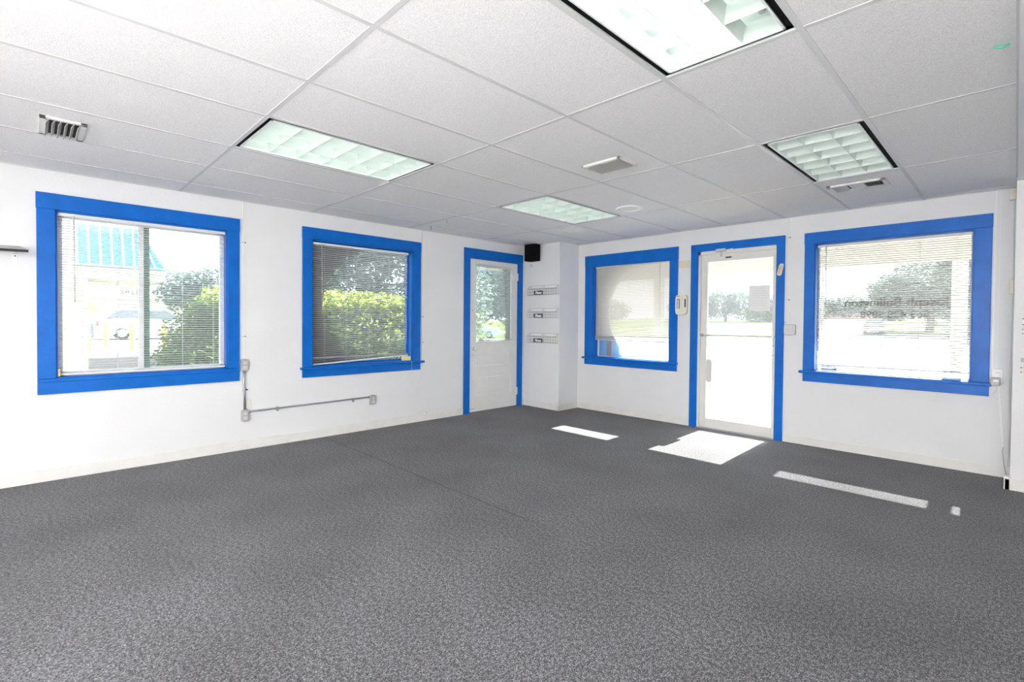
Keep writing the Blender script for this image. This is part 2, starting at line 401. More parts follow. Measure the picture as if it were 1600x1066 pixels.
fixture(-.675, .03, -4.87, -3.65, 'louvred ceiling light behind the camera on the left', ('tube',) * 3)

# ------------------------------------------------------------------ vents
def vent_body(t, x0, x1, y0, y1, bw=.02, drop=.008):
    b = MB()
    for q in ((x0, x1, y0, y0 + bw), (x0, x1, y1 - bw, y1), (x0, x0 + bw, y0, y1), (x1 - bw, x1, y0, y1)): b.box(*q, H - drop, H)
    b.build('frame', 'ventm', t, bevel=.002)
    MB().box(x0 + bw, x1 - bw, y0 + bw, y1 - bw, H - .0015, H - .0005).build('duct', 'dark', t)
def vane(b, along, c, a0, a1, lean, w=.02, z=H - .010):
    # a slanted slat: along 'x' or 'y'
    dx = w * math.sin(lean) / 2; dz = w * math.cos(lean) / 2; t = .001
    zc = H - .002 - dz
    sec = [(c - dx - t, zc - dz), (c - dx + t, zc - dz), (c + dx + t, zc + dz), (c + dx - t, zc + dz)]
    if along == 'x': b.prism(sec, lambda u, v, tt: (tt, u, v), a0, a1)
    else: b.prism(sec, lambda u, v, tt: (u, tt, v), a0, a1)
t = thing('ceiling_vent', (-1.07, -3.26, H), 'white supply vent with deep curved blades at upper left, above the first window', 'vent', 'ceiling air vents')
vent_body(t, -1.255, -.878, -3.365, -3.155, .03, .012)
for k in range(6):
    b = MB(); vane(b, 'x', -3.33 + k * .028, -1.225, -.908, .5, .034); b.build('blade', 'ventm', t)
t = thing('ceiling_vent', (.92, -.34, H), 'white ceiling vent with many fine slats near the middle of the ceiling', 'vent', 'ceiling air vents')
vent_body(t, .76, 1.085, -.465, -.225, .018, .014)
b = MB()
for k in range(9): vane(b, 'x', -.445 + k * .0255, .78, 1.065, .75, .026)
b.build('slat_rows', 'ventm', t)
t = thing('ceiling_vent', (-.85, 1.45, H), 'small greyish ceiling vent nearest the black speaker', 'vent', 'ceiling air vents')
vent_body(t, -.965, -.745, 1.34, 1.565, .016, .01)
b = MB()
for k in range(7): vane(b, 'y', -.94 + k * .028, 1.355, 1.55, .6, .022)
b.box(-.965, -.745, 1.445, 1.46, H - .012, H - .002)
b.build('slat_rows', 'ventm', t)
t = thing('ceiling_vent', (2.10, 1.54, H), 'two-way ceiling vent with a blank centre beside the light near the far wall', 'vent', 'ceiling air vents')
vent_body(t, 1.90, 2.30, 1.415, 1.66, .03, .014)
MB().box(2.05, 2.15, 1.445, 1.63, H - .012, H - .002).build('centre_plate', 'ventm', t)
for a in (1.93, 2.15):
    b = MB()
    for k in range(6): vane(b, 'y', a + .012 + k * .0165, 1.445, 1.63, .6 if a < 2 else -.6, .02)
    b.build('slat_rows', 'ventm', t)
t = thing('ceiling_speaker', (.275, .955, H), 'round white ceiling diffuser between the far light and the middle vent', 'ceiling speaker')
b = MB()
def ring(b, c, r0, r1, z0, z1, n=40):
    vs = []
    for r, z in ((r0, z0), (r1, z0), (r1, z1), (r0, z1)):
        for k in range(n): vs.append((c[0] + r * math.cos(2 * PI * k / n), c[1] + r * math.sin(2 * PI * k / n), z))
    fs = []
    for q in range(4):
        for k in range(n): fs.append((q * n + k, q * n + (k + 1) % n, ((q + 1) % 4) * n + (k + 1) % n, ((q + 1) % 4) * n + k))
    b.add(vs, fs)
ring(b, (.275, .955), .105, .135, H - .012, H); b.build('rim', 'white', t, bevel=.003)
b = MB(); b.disc((.275, .955, H - .006), .105, 2, .005, 40); b.build('grille', 'ventm', t)
t = tag(MB().tube([(2.62, -2.12, H - .001), (2.635, -2.05, H - .03), (2.65, -2.03, H - .012)], .004, 6).build('green_tape_scrap', 'green'), 'scrap of green tape hanging on the ceiling grid at the top edge', 'tape', 'green tape scraps on the ceiling')
t.data.transform(Matrix.Translation((0, 0, 0)))
tag(MB().tube([(2.96, -.52, H - .001), (2.985, -.56, H - .025), (3.0, -.52, H - .006)], .006, 6).build('green_tape_scrap', 'green'), 'bit of green tape hanging from the ceiling at the top right corner', 'tape', 'green tape scraps on the ceiling')
for x, y, l in ((-1.55, .02, 'small dark hook hanging from the ceiling above the second window'), (-2.0, .12, 'dark hook hanging near the wall top beside the half-glazed door')):
    tag(MB().tube([(x, y, H), (x, y, H - .03), (x + .012, y, H - .04)], .003, 6).build('ceiling_hook', 'dark'), l, 'hook', 'ceiling hooks')

# ------------------------------------------------------------------ baseboards
def base(name, mp, s0, s1, d0=0, h=.085):
    b = MB(mp); b.box(s0, s1, d0, d0 + .014, 0, h); b.box(s0, s1, d0, d0 + .009, h, h + .008)
    return struct(b.build(name, 'cream', bevel=.002), 'cream painted baseboard')
base('baseboard_left', Lm, -6.4, .881 - .004)
base('baseboard_left', Lm, 2.035, 2.092)
base('baseboard_corner', Rm, XL, -1.586, YB - 2.092)
struct(MB().box(-1.600, -1.586, 2.078, YB, 0, .085).build('baseboard_corner', 'cream', bevel=.002))
base('baseboard_back', Rm, -1.586, .178)
base('baseboard_back', Rm, 1.262, 2.995)
base('baseboard_return', Rm, 3.0, 5.2, YB - 2.125)
struct(MB().box(2.995, 3.0285, 2.111, 2.19, 0, .1).build('baseboard_return', 'cream', bevel=.002))

# ------------------------------------------------------------------ casings and windows
def casing(parent, mp, o, out, door=False, d=.02, horn=(.035, .035)):
    """o: clear opening, out: outer rectangle"""
    s0, s1, z0, z1 = o; a0, a1, b0, b1 = out
    MB(mp).box(a0, s0 + .002, 0, d, (0 if door else z0), b1 - (b1 - z1)).build('casing_side', 'blue', parent, bevel=.003)
    MB(mp).box(s1 - .002, a1, 0, d, (0 if door else z0), b1 - (b1 - z1)).build('casing_side', 'blue', parent, bevel=.003)
    MB(mp).box(a0 - (0 if door else .003), a1 + (0 if door else .003), 0, d + .003, z1 - .001, b1).build('casing_head', 'blue', parent, bevel=.003)
    if not door:
        MB(mp).box(a0 - horn[0], a1 + horn[1], 0, .045 if horn[0] else .026, z0 - .028, z0).build('stool', 'blue', parent, bevel=.006)
        MB(mp).box(a0, a1, 0, d, b0, z0 - .027).build('apron', 'blue', parent, bevel=.003)
    j = MB(mp)   # jamb lining
    j.box(s0 - .004, s0 + .012, -TH, .004, z0, z1); j.box(s1 - .012, s1 + .004, -TH, .004, z0, z1); j.box(s0, s1, -TH, .004, z1 - .012, z1 + .004)
    if not door: j.box(s0, s1, -TH, .004, z0 - .004, z0 + .008)
    j.build('jamb', 'blue', parent)

def blind(mp, s0, s1, ztop, zbot, d, label, mat='slat', pitch=.0208, tilt=.12, depth=.025, wand=None, cords=(), stack=0, rtilt=0, group='white mini blinds', head=.026, cordx=None):
    """slats between head rail and bottom rail; rtilt drops the bottom rail's low-s end"""
    sc = (s0 + s1) / 2
    base_ = mp(sc, d, ztop)
    t = thing('window_blind', base_, label, 'blind', group)
    MB(mp).box(s0, s1, d - .014, d + .014, ztop - head, ztop).build('headrail', 'rail' if mat in ('slatw', 'slatc') else 'vinyl', t, bevel=.002)
    def zz(s, f): return f * rtilt * (s - s1) / (s1 - s0)
    sb = MB(mp); z = ztop - head - .012; zend = zbot + .018 + stack; n = int((z - zend) / pitch)
    for k in range(n + 1):
        zc = z - k * (z - zend) / n; f = k / n
        dd = depth / 2; c, s_ = math.cos(tilt), math.sin(tilt)
        sec = []
        for u in (-1, -.33, .33, 1):
            sec.append((u * dd * c, u * dd * s_ + .0022 * (1 - u * u)))
        for (ea, eb) in ((s0 + .004, s1 - .004),):
            vs = [(ea, d + p[0], zc + p[1] + zz(ea, f)) for p in sec] + [(eb, d + p[0], zc + p[1] + zz(eb, f)) for p in sec]
            sb.add(vs, [(0, 1, 5, 4), (1, 2, 6, 5), (2, 3, 7, 6)])
    if stack:
        for k in range(int(stack / .003)):
            zc = zbot + .018 + k * .003
            sb.box(s0 + .004, s1 - .004, d - .0125, d + .0125, zc, zc + .0012)
    sb.build('slats', mat, t, fixn=False)
    a, b_ = s0 + .003, s1 - .003; za, zb = zbot + zz(a, 1), zbot + zz(b_, 1)
    MB(mp).hexa([(a, d - .013, za), (b_, d - .013, zb), (b_, d + .013, zb), (a, d + .013, za), (a, d - .013, za + .014), (b_, d - .013, zb + .014), (b_, d + .013, zb + .014), (a, d + .013, za + .014)]).build('bottom_rail', 'rail' if mat in ('slatw', 'slatc') else 'vinyl', t, bevel=.002)
    lad = MB(mp)
    for s in cords:
        for dd in (-.0125, .0125): lad.tube([(s, d + dd, ztop - .01), (s, d + dd, zbot + zz(s, 1) + .01)], .0009, 4)
    if cords: lad.build('ladder_cord', mat, t)
    if wand: MB(mp).tube([(wand[0], d + .022, ztop - .02), (wand[0] + .005, d + .026, wand[1])], .004, 6).build('wand', 'ltgrey', t, smooth=True)
    if cordx: MB(mp).tube([(cordx[0], d + .02, ztop - .02), (cordx[0] + .006, d + .022, cordx[1])], .0018, 5).build('pull_cord', mat, t)
    return t

# window 1 : sliding, left wall
w = struct(empty('window_1', Lm(-2.65, 0, .8)), 'large blue-framed sliding window nearest on the left wall')
casing(w, Lm, W1, (-3.370, -1.936, .690, 2.277), horn=(0, 0))
b = MB(Lm)
b.box(W1[0] + .01, W1[1] - .01, -.13, -.085, W1[2] + .005, W1[2] + .045); b.box(W1[0] + .01, W1[1] - .01, -.13, -.085, W1[3] - .045, W1[3] - .01)
b.box(W1[0] + .01, W1[0] + .045, -.13, -.085, W1[2], W1[3]); b.box(W1[1] - .045, W1[1] - .01, -.13, -.085, W1[2], W1[3])
b.build('sash_frame', 'vinyl', w, bevel=.002)
MB(Lm).box(-2.72, -2.682, -.115, -.08, .85, 2.11).build('mullion', 'vinyl', w, bevel=.002)
MB(Lm).box(-2.682, -2.638, -.13, -.095, .85, 2.11).build('sash_stile', 'dgreen', w, bevel=.002)
MB(Lm).box(W1[0] + .04, -2.70, -.106, -.102, .855, 2.108).build('pane', 'glass', w)
MB(Lm).box(-2.66, W1[1] - .04, -.118, -.114, .855, 2.108).build('pane', 'glassg', w)
blind(Lm, -3.248, -2.052, 2.140, .832, -.035, 'white mini blind in the large sliding window nearest on the left wall', wand=(-3.15, 1.42), cords=(-3.10, -2.87, -2.40, -2.15), tilt=.10)
# window 2
w = struct(empty('window_2', Lm(-.58, 0, .8)), 'blue-framed window between the sliding window and the half-glazed door')
casing(w, Lm, W2, (-1.325, .169, .673, 2.295), horn=(.022, .05))
b = MB(Lm)
b.box(W2[0] + .01, W2[1] - .01, -.13, -.09, W2[2] + .005, W2[2] + .03); b.box(W2[0] + .01, W2[1] - .01, -.13, -.09, W2[3] - .035, W2[3] - .01)
b.box(W2[0] + .01, W2[0] + .03, -.13, -.09, W2[2], W2[3]); b.box(W2[1] - .03, W2[1] - .01, -.13, -.09, W2[2], W2[3])
b.build('sash_frame', 'blue', w)
MB(Lm).box(W2[0] + .02, W2[1] - .02, -.112, -.108, W2[2] + .02, W2[3] - .02).build('pane', 'glassg', w)
blind(Lm, -1.195, .018, 2.150, .852, -.045, 'grey-looking mini blind in the middle left-wall window with a slanting bottom rail', mat='slatd', wand=(-1.10, 1.36), cords=(-1.06, -.80, -.52, -.25), tilt=.24, rtilt=.055, cordx=(-.02, 1.0), stack=.02)
# window 3
w = struct(empty('window_3', Rm(-.7, 0, .8)), 'blue-framed window on the far wall left of the glass door')
casing(w, Rm, W3, (-1.464, .006, .673, 2.274), horn=(.035, .014))
b = MB(Rm)
b.box(W3[0] + .01, W3[1] - .01, -.13, -.10, W3[2] + .003, W3[2] + .015); b.box(W3[0] + .01, W3[1] - .01, -.13, -.10, W3[3] - .03, W3[3] - .01)
b.box(W3[0] + .01, W3[0] + .025, -.13, -.10, W3[2], W3[3]); b.box(W3[1] - .025, W3[1] - .01, -.13, -.10, W3[2], W3[3])
b.build('sash_frame', 'vinyl', w)
MB(Rm).box(W3[0] + .015, W3[1] - .015, -.117, -.113, W3[2] + .008, W3[3] - .015).build('pane', 'glass', w)
blind(Rm, -1.345, -.128, 2.112, 1.035, -.05, 'cream mini blind with nearly shut slats in the window left of the glass door', mat='slatw', wand=(-.27, 1.45), cords=(-1.2, -.75, -.32), tilt=.80, stack=.05)
# window 4
w = struct(empty('window_4', Rm(2.15, 0, .8)), 'wide blue-framed window with backwards lettering right of the glass door')
casing(w, Rm, W4, (1.449, 2.887, .685, 2.264), horn=(.035, .016))
b = MB(Rm)
b.box(W4[0] + .01, W4[1] - .01, -.13, -.10, W4[2] + .003, W4[2] + .015); b.box(W4[0] + .01, W4[1] - .01, -.13, -.10, W4[3] - .03, W4[3] - .01)
b.box(W4[0] + .01, W4[0] + .025, -.13, -.10, W4[2], W4[3]); b.box(W4[1] - .025, W4[1] - .01, -.13, -.10, W4[2], W4[3])
b.build('sash_frame', 'vinyl', w)
MB(Rm).box(W4[0] + .015, W4[1] - .015, -.117, -.113, W4[2] + .008, W4[3] - .015).build('pane', 'glasswide', w)
blind(Rm, 1.560, 2.762, 2.128, .862, -.04, 'cream mini blind in the wide window right of the glass door', mat='slatc', wand=(1.64, 1.474), cords=(1.85, 2.12, 2.40, 2.66), tilt=-.26)
text_obj('lettering', 'Joseph Bullington', .118, Rm(2.20, -.121, 1.515), (PI / 2, 0, PI), 'ink', w, bold=.0022)
text_obj('lettering', '863 428 5898', .098, Rm(2.20, -.121, 1.395), (PI / 2, 0, PI), 'ink', w, bold=.0006)

# sticker on the glass of window 4
t = thing('glass_sticker', Rm(1.665, -.10, .81), 'small white and navy sticker at the lower left of the wide far window', 'sticker')
MB(Rm).box(1.590, 1.738, -.111, -.109, .812, .868).build('backing', 'paper', t)
MB(Rm).prism([(1.590, .812), (1.738, .812), (1.738, .834), (1.69, .824), (1.590, .826)], lambda u, v, q: (u, q, v), -.1088, -.1078).build('navy_band', 'navy', t)
text_obj('lettering', 'SECURITY 24', .022, Rm(1.66, -.1085, .85), (PI / 2, 0, 0), 'ink', t, bold=.0006)

# ------------------------------------------------------------------ door 1 (half glazed, left wall)
d = struct(empty('door_1', Lm(1.46, 0, 0)), 'white half-glazed panelled door in a blue frame near the corner')
casing(d, Lm, D1, (.883, 2.033, 0, 2.318), door=True)
s0, s1 = D1[0] + .012, D1[1] - .012
dz1 = D1[3] - .014
gz0, gz1, ga, gb_ = .985, 2.09, 1.100, 1.815
dd0, dd1 = -.045, -.003
b = MB(Lm)
b.box(s0, ga, dd0, dd1, .012, dz1); b.box(gb_, s1, dd0, dd1, .012, dz1); b.box(ga, gb_, dd0, dd1, gz1, dz1)
for z0_, z1_ in ((.86, gz0), (.53, .64), (.012, .235)): b.box(ga, gb_, dd0, dd1, z0_, z1_)
b.build('door_leaf', 'doorwhite', d, bevel=.002)
for z0_, z1_ in ((.64, .86), (.235, .53)):
    q = MB(Lm); q.box(ga, gb_, dd0 + .008, dd1 - .012, z0_, z1_); q.box(ga + .05, gb_ - .05, dd0 + .008, dd1 - .006, z0_ + .04, z1_ - .04)
    q.build('door_panel', 'doorwhite', d, bevel=.004)
MB(Lm).box(ga, gb_, -.032, -.028, gz0, gz1).build('pane', 'glassg', d)
b = MB(Lm)
for q in ((ga, ga + .012, gz0, gz1), (gb_ - .012, gb_, gz0, gz1), (ga, gb_, gz0, gz0 + .012), (ga, gb_, gz1 - .012, gz1)): b.box(q[0], q[1], -.012, .002, q[2], q[3])
b.build('glazing_bead', 'doorwhite', d)
kn = MB(Lm)
prof = [(.0, .024), (.006, .024), (.010, .011), (.030, .011), (.036, .024), (.050, .029), (.062, .022), (.066, .004)]
vs = []; n = 20
for dp, r in prof:
    for k in range(n): vs.append((1.062 + r * math.cos(2 * PI * k / n), dd1 + dp, .905 + r * math.sin(2 * PI * k / n)))
kn.add(vs, [(i * n + k, i * n + (k + 1) % n, (i + 1) * n + (k + 1) % n, (i + 1) * n + k) for i in range(len(prof) - 1) for k in range(n)] + [tuple(range((len(prof) - 1) * n, len(prof) * n))])
kn.build('door_knob', 'doorwhite', d, smooth=True)
MB(Lm).disc((1.05, dd1, .815), .016, 1, .01, 18).build('deadbolt', 'chrome', d)
MB(Lm).disc((1.05, dd1, 1.45), .010, 1, .006, 14).build('upper_lock', 'chrome', d)
for z in (1.976, .236):
    q = MB(Lm); q.box(s1 - .03, s1 + .012, -.004, .003, z - .055, z + .055); q.tube([(s1 + .004, .006, z - .055), (s1 + .004, .006, z + .055)], .007, 8)
    q.build('hinge', 'doorwhite', d)
for k in range(3): MB(Lm).disc((1.02 + k * .03, dd1, .055), .006, 1, .0012, 10).build('screw_hole', 'dark', d)
blind(Lm, ga + .008, gb_ + .01, 2.128, 1.0, .022, 'white mini blind hung on the half-glazed door', cords=(ga + .12, gb_ - .1), tilt=.12, pitch=.0208, wand=None, stack=.012)

# ------------------------------------------------------------------ door 2 (aluminium glass door, far wall)
d = struct(empty('door_2', Rm(.72, 0, 0)), 'full-glass entrance door with pale frame and blue casing')
casing(d, Rm, D2, (.181, 1.256, 0, 2.269), door=True)
b = MB(Rm); a0, a1 = D2[0], D2[1]
fz = D2[3]
b.box(a0, a0 + .028, -.11, .01, 0, fz); b.box(a1 - .012, a1, -.11, .01, 0, fz); b.box(a0, a1, -.11, .01, fz - .045, fz)
b.build('door_frame', 'alu', d, bevel=.002)
b = MB(Rm); l0, l1 = a0 + .032, a1 - .016
b.box(l0, .381, -.055, -.012, .012, fz - .05); b.box(1.128, l1, -.055, -.012, .012, fz - .05)
b.box(.381, 1.128, -.055, -.012, 2.045, fz - .05); b.box(.381, 1.128, -.055, -.012, .012, .128)
b.build('door_leaf', 'alu', d, bevel=.002)
MB(Rm).box(.379, 1.130, -.036, -.032, .126, 2.047).build('pane', 'glassdoor', d)
MB(Rm).box(a0, a1, -.12, .02, 0, .012).build('threshold', 'steel', d)
q = MB(Rm); q.tube([(.325, .04, 1.150), (1.155, .04, 1.150)], .009, 10); q.tube([(.325, .04, 1.15), (.325, -.012, 1.15)], .008, 8); q.tube([(1.155, .04, 1.15), (1.155, -.012, 1.15)], .008, 8)
q.disc((.325, -.012, 1.15), .018, 1, .006, 14); q.disc((1.155, -.012, 1.15), .018, 1, .006, 14)
q.build('push_bar', 'chrome', d, smooth=False)
MB(Rm).prism(oval(.412, .712, .034, .145, 36, 5), lambda u, v, q: (u, q, v), -.031, -.024).build('pull_plate', 'ltgrey', d)
q = MB(Rm); q.box(.50, .62, .01, .04, 2.150, 2.19); q.box(.55, .57, .01, .03, 2.10, 2.16); q.build('closer_bracket', 'chrome', d, bevel=.003)
q = MB(Rm); q.hexa([(.37, .012, 2.135), (.70, .012, 2.165), (.70, .024, 2.165), (.37, .024, 2.135), (.37, .012, 2.155), (.70, .012, 2.183), (.70, .024, 2.183), (.37, .024, 2.155)])
q.build('closer_arm', 'alu', d, bevel=.002)
MB(Rm).box(.60, .67, -.010, -.006, 2.077, 2.093).build('closer_slot', 'dark', d)
for z in (1.05, .94): MB(Rm).disc((1.143, -.012, z), .009, 1, .005, 14).build('lock', 'greyplastic', d)
t = thing('paper_notice', Rm(.98, -.03, 1.58), 'white sheet of paper taped to the glass door', 'notice')
MB(Rm).box(.872, 1.095, -.029, -.0275, 1.438, 1.735).build('sheet', 'paper', t)
q = MB(Rm)
for k, (u0, u1) in enumerate(((.93, 1.05), (.92, 1.06), (.90, 1.07), (.90, 1.06), (.90, 1.07), (.90, 1.03), (.90, 1.07), (.90, 1.05))):
    q.box(u0, u1, -.0275, -.0270, 1.70 - k * .028, 1.705 - k * .028)
q.build('printed_lines', principled('faint_ink', (.72, .72, .73), .8), t)
t = thing('wooden_tag', Rm(1.215, .02, 1.895), 'small tilted wooden tag with orange lettering on the blue frame right of the glass door', 'tag')
pl_ = [(-.020, -.066), (.012, -.070), (.024, -.05), (.022, .05), (.016, .068), (-.014, .064), (-.024, .045), (-.024, -.05)]
a = -.22
pl_ = [(1.216 + u * math.cos(a) - v * math.sin(a), 1.896 + u * math.sin(a) + v * math.cos(a)) for u, v in pl_]
MB(Rm).prism(pl_, lambda u, v, q: (u, q, v), .020, .028).build('plaque', 'tape', t, bevel=.002)
text_obj('lettering', 'PUSH', .036, Rm(1.216, .0290, 1.896), (PI / 2, -PI / 2 + .22, 0), 'wood', t, bold=.001)
tag(MB(Rm).box(.010, .170, 0, .0015, 1.992, 2.088).build('beige_tape_patch', 'tape'), 'beige patch on the wall between the far window and the glass door', 'patch')

# ------------------------------------------------------------------ wall devices, far wall
t = thing('wall_dispenser', Rm(.065, .0, 1.53), 'cream wall-mounted device with dark slot left of the glass door', 'wall device')
MB(Rm).prism(oval(.070, 1.527, .078, .128, 40, 5), lambda u, v, q: (u, q, v), .0, .05).build('body', 'ivory', t, bevel=.008)
MB(Rm).prism(oval(.045, 1.54, .045, .105, 32, 5), lambda u, v, q: (u, q, v), .05, .056).build('cover', 'ivory', t, bevel=.003)
MB(Rm).box(.018, .062, .056, .059, 1.475, 1.60).build('display_window', 'ltgrey', t)
q = MB(Rm); q.box(.022, .027, .059, .060, 1.475, 1.60); q.box(.050, .058, .059, .060, 1.475, 1.60); q.box(.022, .058, .059, .060, 1.592, 1.60); q.build('display_bars', 'ink', t)
MB(Rm).box(.120, .136, .050, .054, 1.495, 1.60).build('side_grille', 'ink', t)
MB(Rm).box(.015, .055, .056, .058, 1.628, 1.642).build('badge', 'wood', t)

def duplex(mp, s, z, label, w=.064, h=.115, depth=.035, box='greyplastic', face='ltgrey', group='surface outlet boxes', name='outlet_box'):
    t = thing(name, mp(s, 0, z), label, 'outlet', group)
    MB(mp).prism(oval(s, z, w / 2, h / 2, 28, 8), lambda u, v, q: (u, q, v), 0, depth).build('box', box, t, bevel=.003)
    MB(mp).prism(oval(s, z, w / 2 - .003, h / 2 - .004, 28, 8), lambda u, v, q: (u, q, v), depth, depth + .003).build('cover_plate', box, t)
    for k in (-1, 1):
        r = MB(mp).prism(oval(s, z + k * h * .19, .016, .0145, 20, 3), lambda u, v, q: (u, q, v), depth + .003, depth + .006).build('receptacle', face, t)
        sl = MB(mp)
        sl.box(s - .007, s - .005, depth + .006, depth + .0065, z + k * h * .19 - .001, z + k * h * .19 + .008); sl.box(s + .005, s + .007, depth + .006, depth + .0065, z + k * h * .19 - .001, z + k * h * .19 + .008)
        sl.build('slots', 'dark', r)
    return t
# grey twin box right of glass door (laid sideways)
t = thing('outlet_box', Rm(1.32, 0, 1.23), 'grey square outlet box on the wall right of the glass door', 'outlet', 'surface outlet boxes')
MB(Rm).prism(oval(1.320, 1.233, .056, .057, 36, 7), lambda u, v, q: (u, q, v), 0, .045).build('box', 'steel', t, bevel=.004)
MB(Rm).prism(oval(1.318, 1.233, .050, .051, 36, 7), lambda u, v, q: (u, q, v), .045, .048).build('cover_plate', 'ltgrey', t)
for k in (-1, 1): MB(Rm).prism(oval(1.318 + k * .021, 1.233, .0145, .017, 20, 3), lambda u, v, q: (u, q, v), .048, .051).build('receptacle', 'ltgrey', t)
MB(Rm).tube([(1.277, .02, 1.288), (1.277, .02, 1.32)], .010, 10).build('connector', 'steel', t)

def raceway(mp, s, z0, z1, label, clips=(), w=.006, mat='white', group='wall cable runs'):
    t = thing('cable_run', mp(s, 0, z0), label, 'cable', group)
    MB(mp).box(s - w / 2, s + w / 2, 0, .006, z0, z1).build('channel', mat, t)
    for z in clips:
        MB(mp).box(s - .018, s + .018, .004, .008, z - .005, z + .005).build('clip', 'ltgrey', t)
        MB(mp).disc((s + .018, .004, z), .006, 1, .006, 8).build('clip_screw', 'dark', t)
    return t
raceway(Rm, 1.285, 1.30, H, 'thin white cable down the wall to the grey box right of the glass door', (2.24, 1.56), .008)
raceway(Rm, 2.905, .92, H, 'white cable channel beside the right edge of the wide far window', (), .012)
raceway(Rm, 2.935, .92, H, 'painted cable near the wall return at right', (), .004)
raceway(Lm, -1.900, .90, H, 'thin white cable down the left wall from ceiling to upper outlet', (2.054, 1.126), .007)
raceway(Lm, .195, .80, H, 'thin cable beside the second window by its right edge', (1.35, 1.02), .005, 'tape')

duplex(Lm, -1.892, .845, 'upper grey outlet box just right of the sliding window')
duplex(Lm, -1.890, .342, 'lower grey outlet box near the floor joined to the conduit', h=.118)
duplex(Lm, -.502, .352, 'grey outlet box at the far end of the horizontal conduit', w=.07)
tag(MB(Lm).box(-1.872, -1.832, 0, .008, .405, .487).build('wall_plate', 'ivory', bevel=.002), 'small cream wall plate behind the vertical conduit', 'wall plate')
t = thing('metal_conduit', Lm(-1.9, 0, .4), 'vertical grey metal conduit joining the two stacked outlet boxes', 'conduit', 'metal conduits')
MB(Lm).tube([(-1.897, .018, .785), (-1.899, .016, .66), (-1.893, .018, .55), (-1.892, .018, .402)], .010, 12).build('pipe', 'steel', t, smooth=True)
MB(Lm).box(-1.905, -1.865, .0, .008, .588, .604).build('strap', 'steel', t); MB(Lm).disc((-1.868, .008, .596), .008, 1, .005, 10).build('screw', 'dark', t)
t = thing('metal_conduit', Lm(-1.2, 0, .38), 'long horizontal metal conduit low on the left wall below the second window', 'conduit', 'metal conduits')
MB(Lm).tube([(-1.857, .016, .375), (-1.84, .016, .377), (-.545, .016, .388)], .0095, 12).build('pipe', 'steel', t, smooth=True)
MB(Lm).tube([(-1.857, .016, .375), (-1.835, .016, .376)], .014, 12).build('connector', 'steel', t)
for s in (-1.578, -.745):
    MB(Lm).box(s - .01, s + .01, .0, .028, .355, .395).build('strap', 'steel', t); MB(Lm).disc((s, .012, .360), .009, 1, .008, 10).build('screw', 'dark', t)

# shelf bracket at the left edge
t = thing('wall_shelf', Lm(-3.5, 0, 1.8), 'small grey wall shelf at the left edge of the wall', 'shelf')
MB(Lm).hexa([(-3.80, .0, 1.824), (-3.462, .0, 1.834), (-3.415, .13, 1.795), (-3.80, .13, 1.785), (-3.80, .0, 1.834), (-3.462, .0, 1.844), (-3.415, .13, 1.807), (-3.80, .13, 1.797)]).build('board', 'greyplastic', t, bevel=.002)
MB(Lm).hexa([(-3.80, .126, 1.779), (-3.413, .126, 1.788), (-3.413, .134, 1.788), (-3.80, .134, 1.779), (-3.80, .126, 1.797), (-3.413, .126, 1.806), (-3.413, .134, 1.806), (-3.80, .134, 1.797)]).build('front_lip', 'dark', t)
q = MB(Lm); q.box(-3.503, -3.473, .0, .004, 1.69, 1.80); q.box(-3.503, -3.473, .0, .05, 1.78, 1.79); q.build('bracket', 'white', t, bevel=.002)
MB(Lm).disc((-3.487, .004, 1.765), .005, 1, .002, 10).build('screw', 'dark', t)

# phone jack near baseboard by door 1 + sticky note + string at window 2
t = thing('phone_jack', Lm(.26, 0, .1), 'cream phone jack on the baseboard left of the half-glazed door', 'jack')
MB(Lm).box(.175, .275, .0, .022, .075, .135).build('box', 'cream', t, bevel=.004); MB(Lm).disc((.262, .022, .11), .006, 1, .002, 10).build('socket', 'greyplastic', t)
tag(MB(Lm).box(-.085, .045, -.02, -.012, .792, .848).build('sticky_note', 'yellow'), 'yellow paper note standing on the sill of the second window', 'note')
t = thing('dangling_string', Lm(.06, .05, .8), 'thin white cord dangling in a loop below the second window', 'cord')
MB(Lm).tube([(.0, .046, .805), (.018, .05, .78), (.022, .05, .70), (.006, .05, .655), (-.045, .045, .60), (-.06, .045, .55), (-.02, .045, .48), (.085, .045, .395), (.10, .045, .39)], .0016, 5).build('string', 'vinyl', t)
MB(Lm).tube([(.10, .045, .39), (.115, .045, .46), (.15, .045, .57), (.19, .03, .66), (.205, .01, .76)], .0016, 5).build('cord', 'vinyl', t)
t = tag(MB(Lm).tube([(.13, .024, .735), (.105, .026, .745), (.095, .026, .73), (.10, .026, .71), (.13, .026, .705), (.15, .026, .715)], .004, 6).build('cord_cleat', 'blue'), 'small blue hook screwed to the apron of the second window', 'hook')
tag(MB(Lm).box(-3.262, -3.235, -.03, .0, .825, .885).build('blind_bracket', 'brass', bevel=.002), 'tan clip at lower left corner of the sliding window', 'clip')

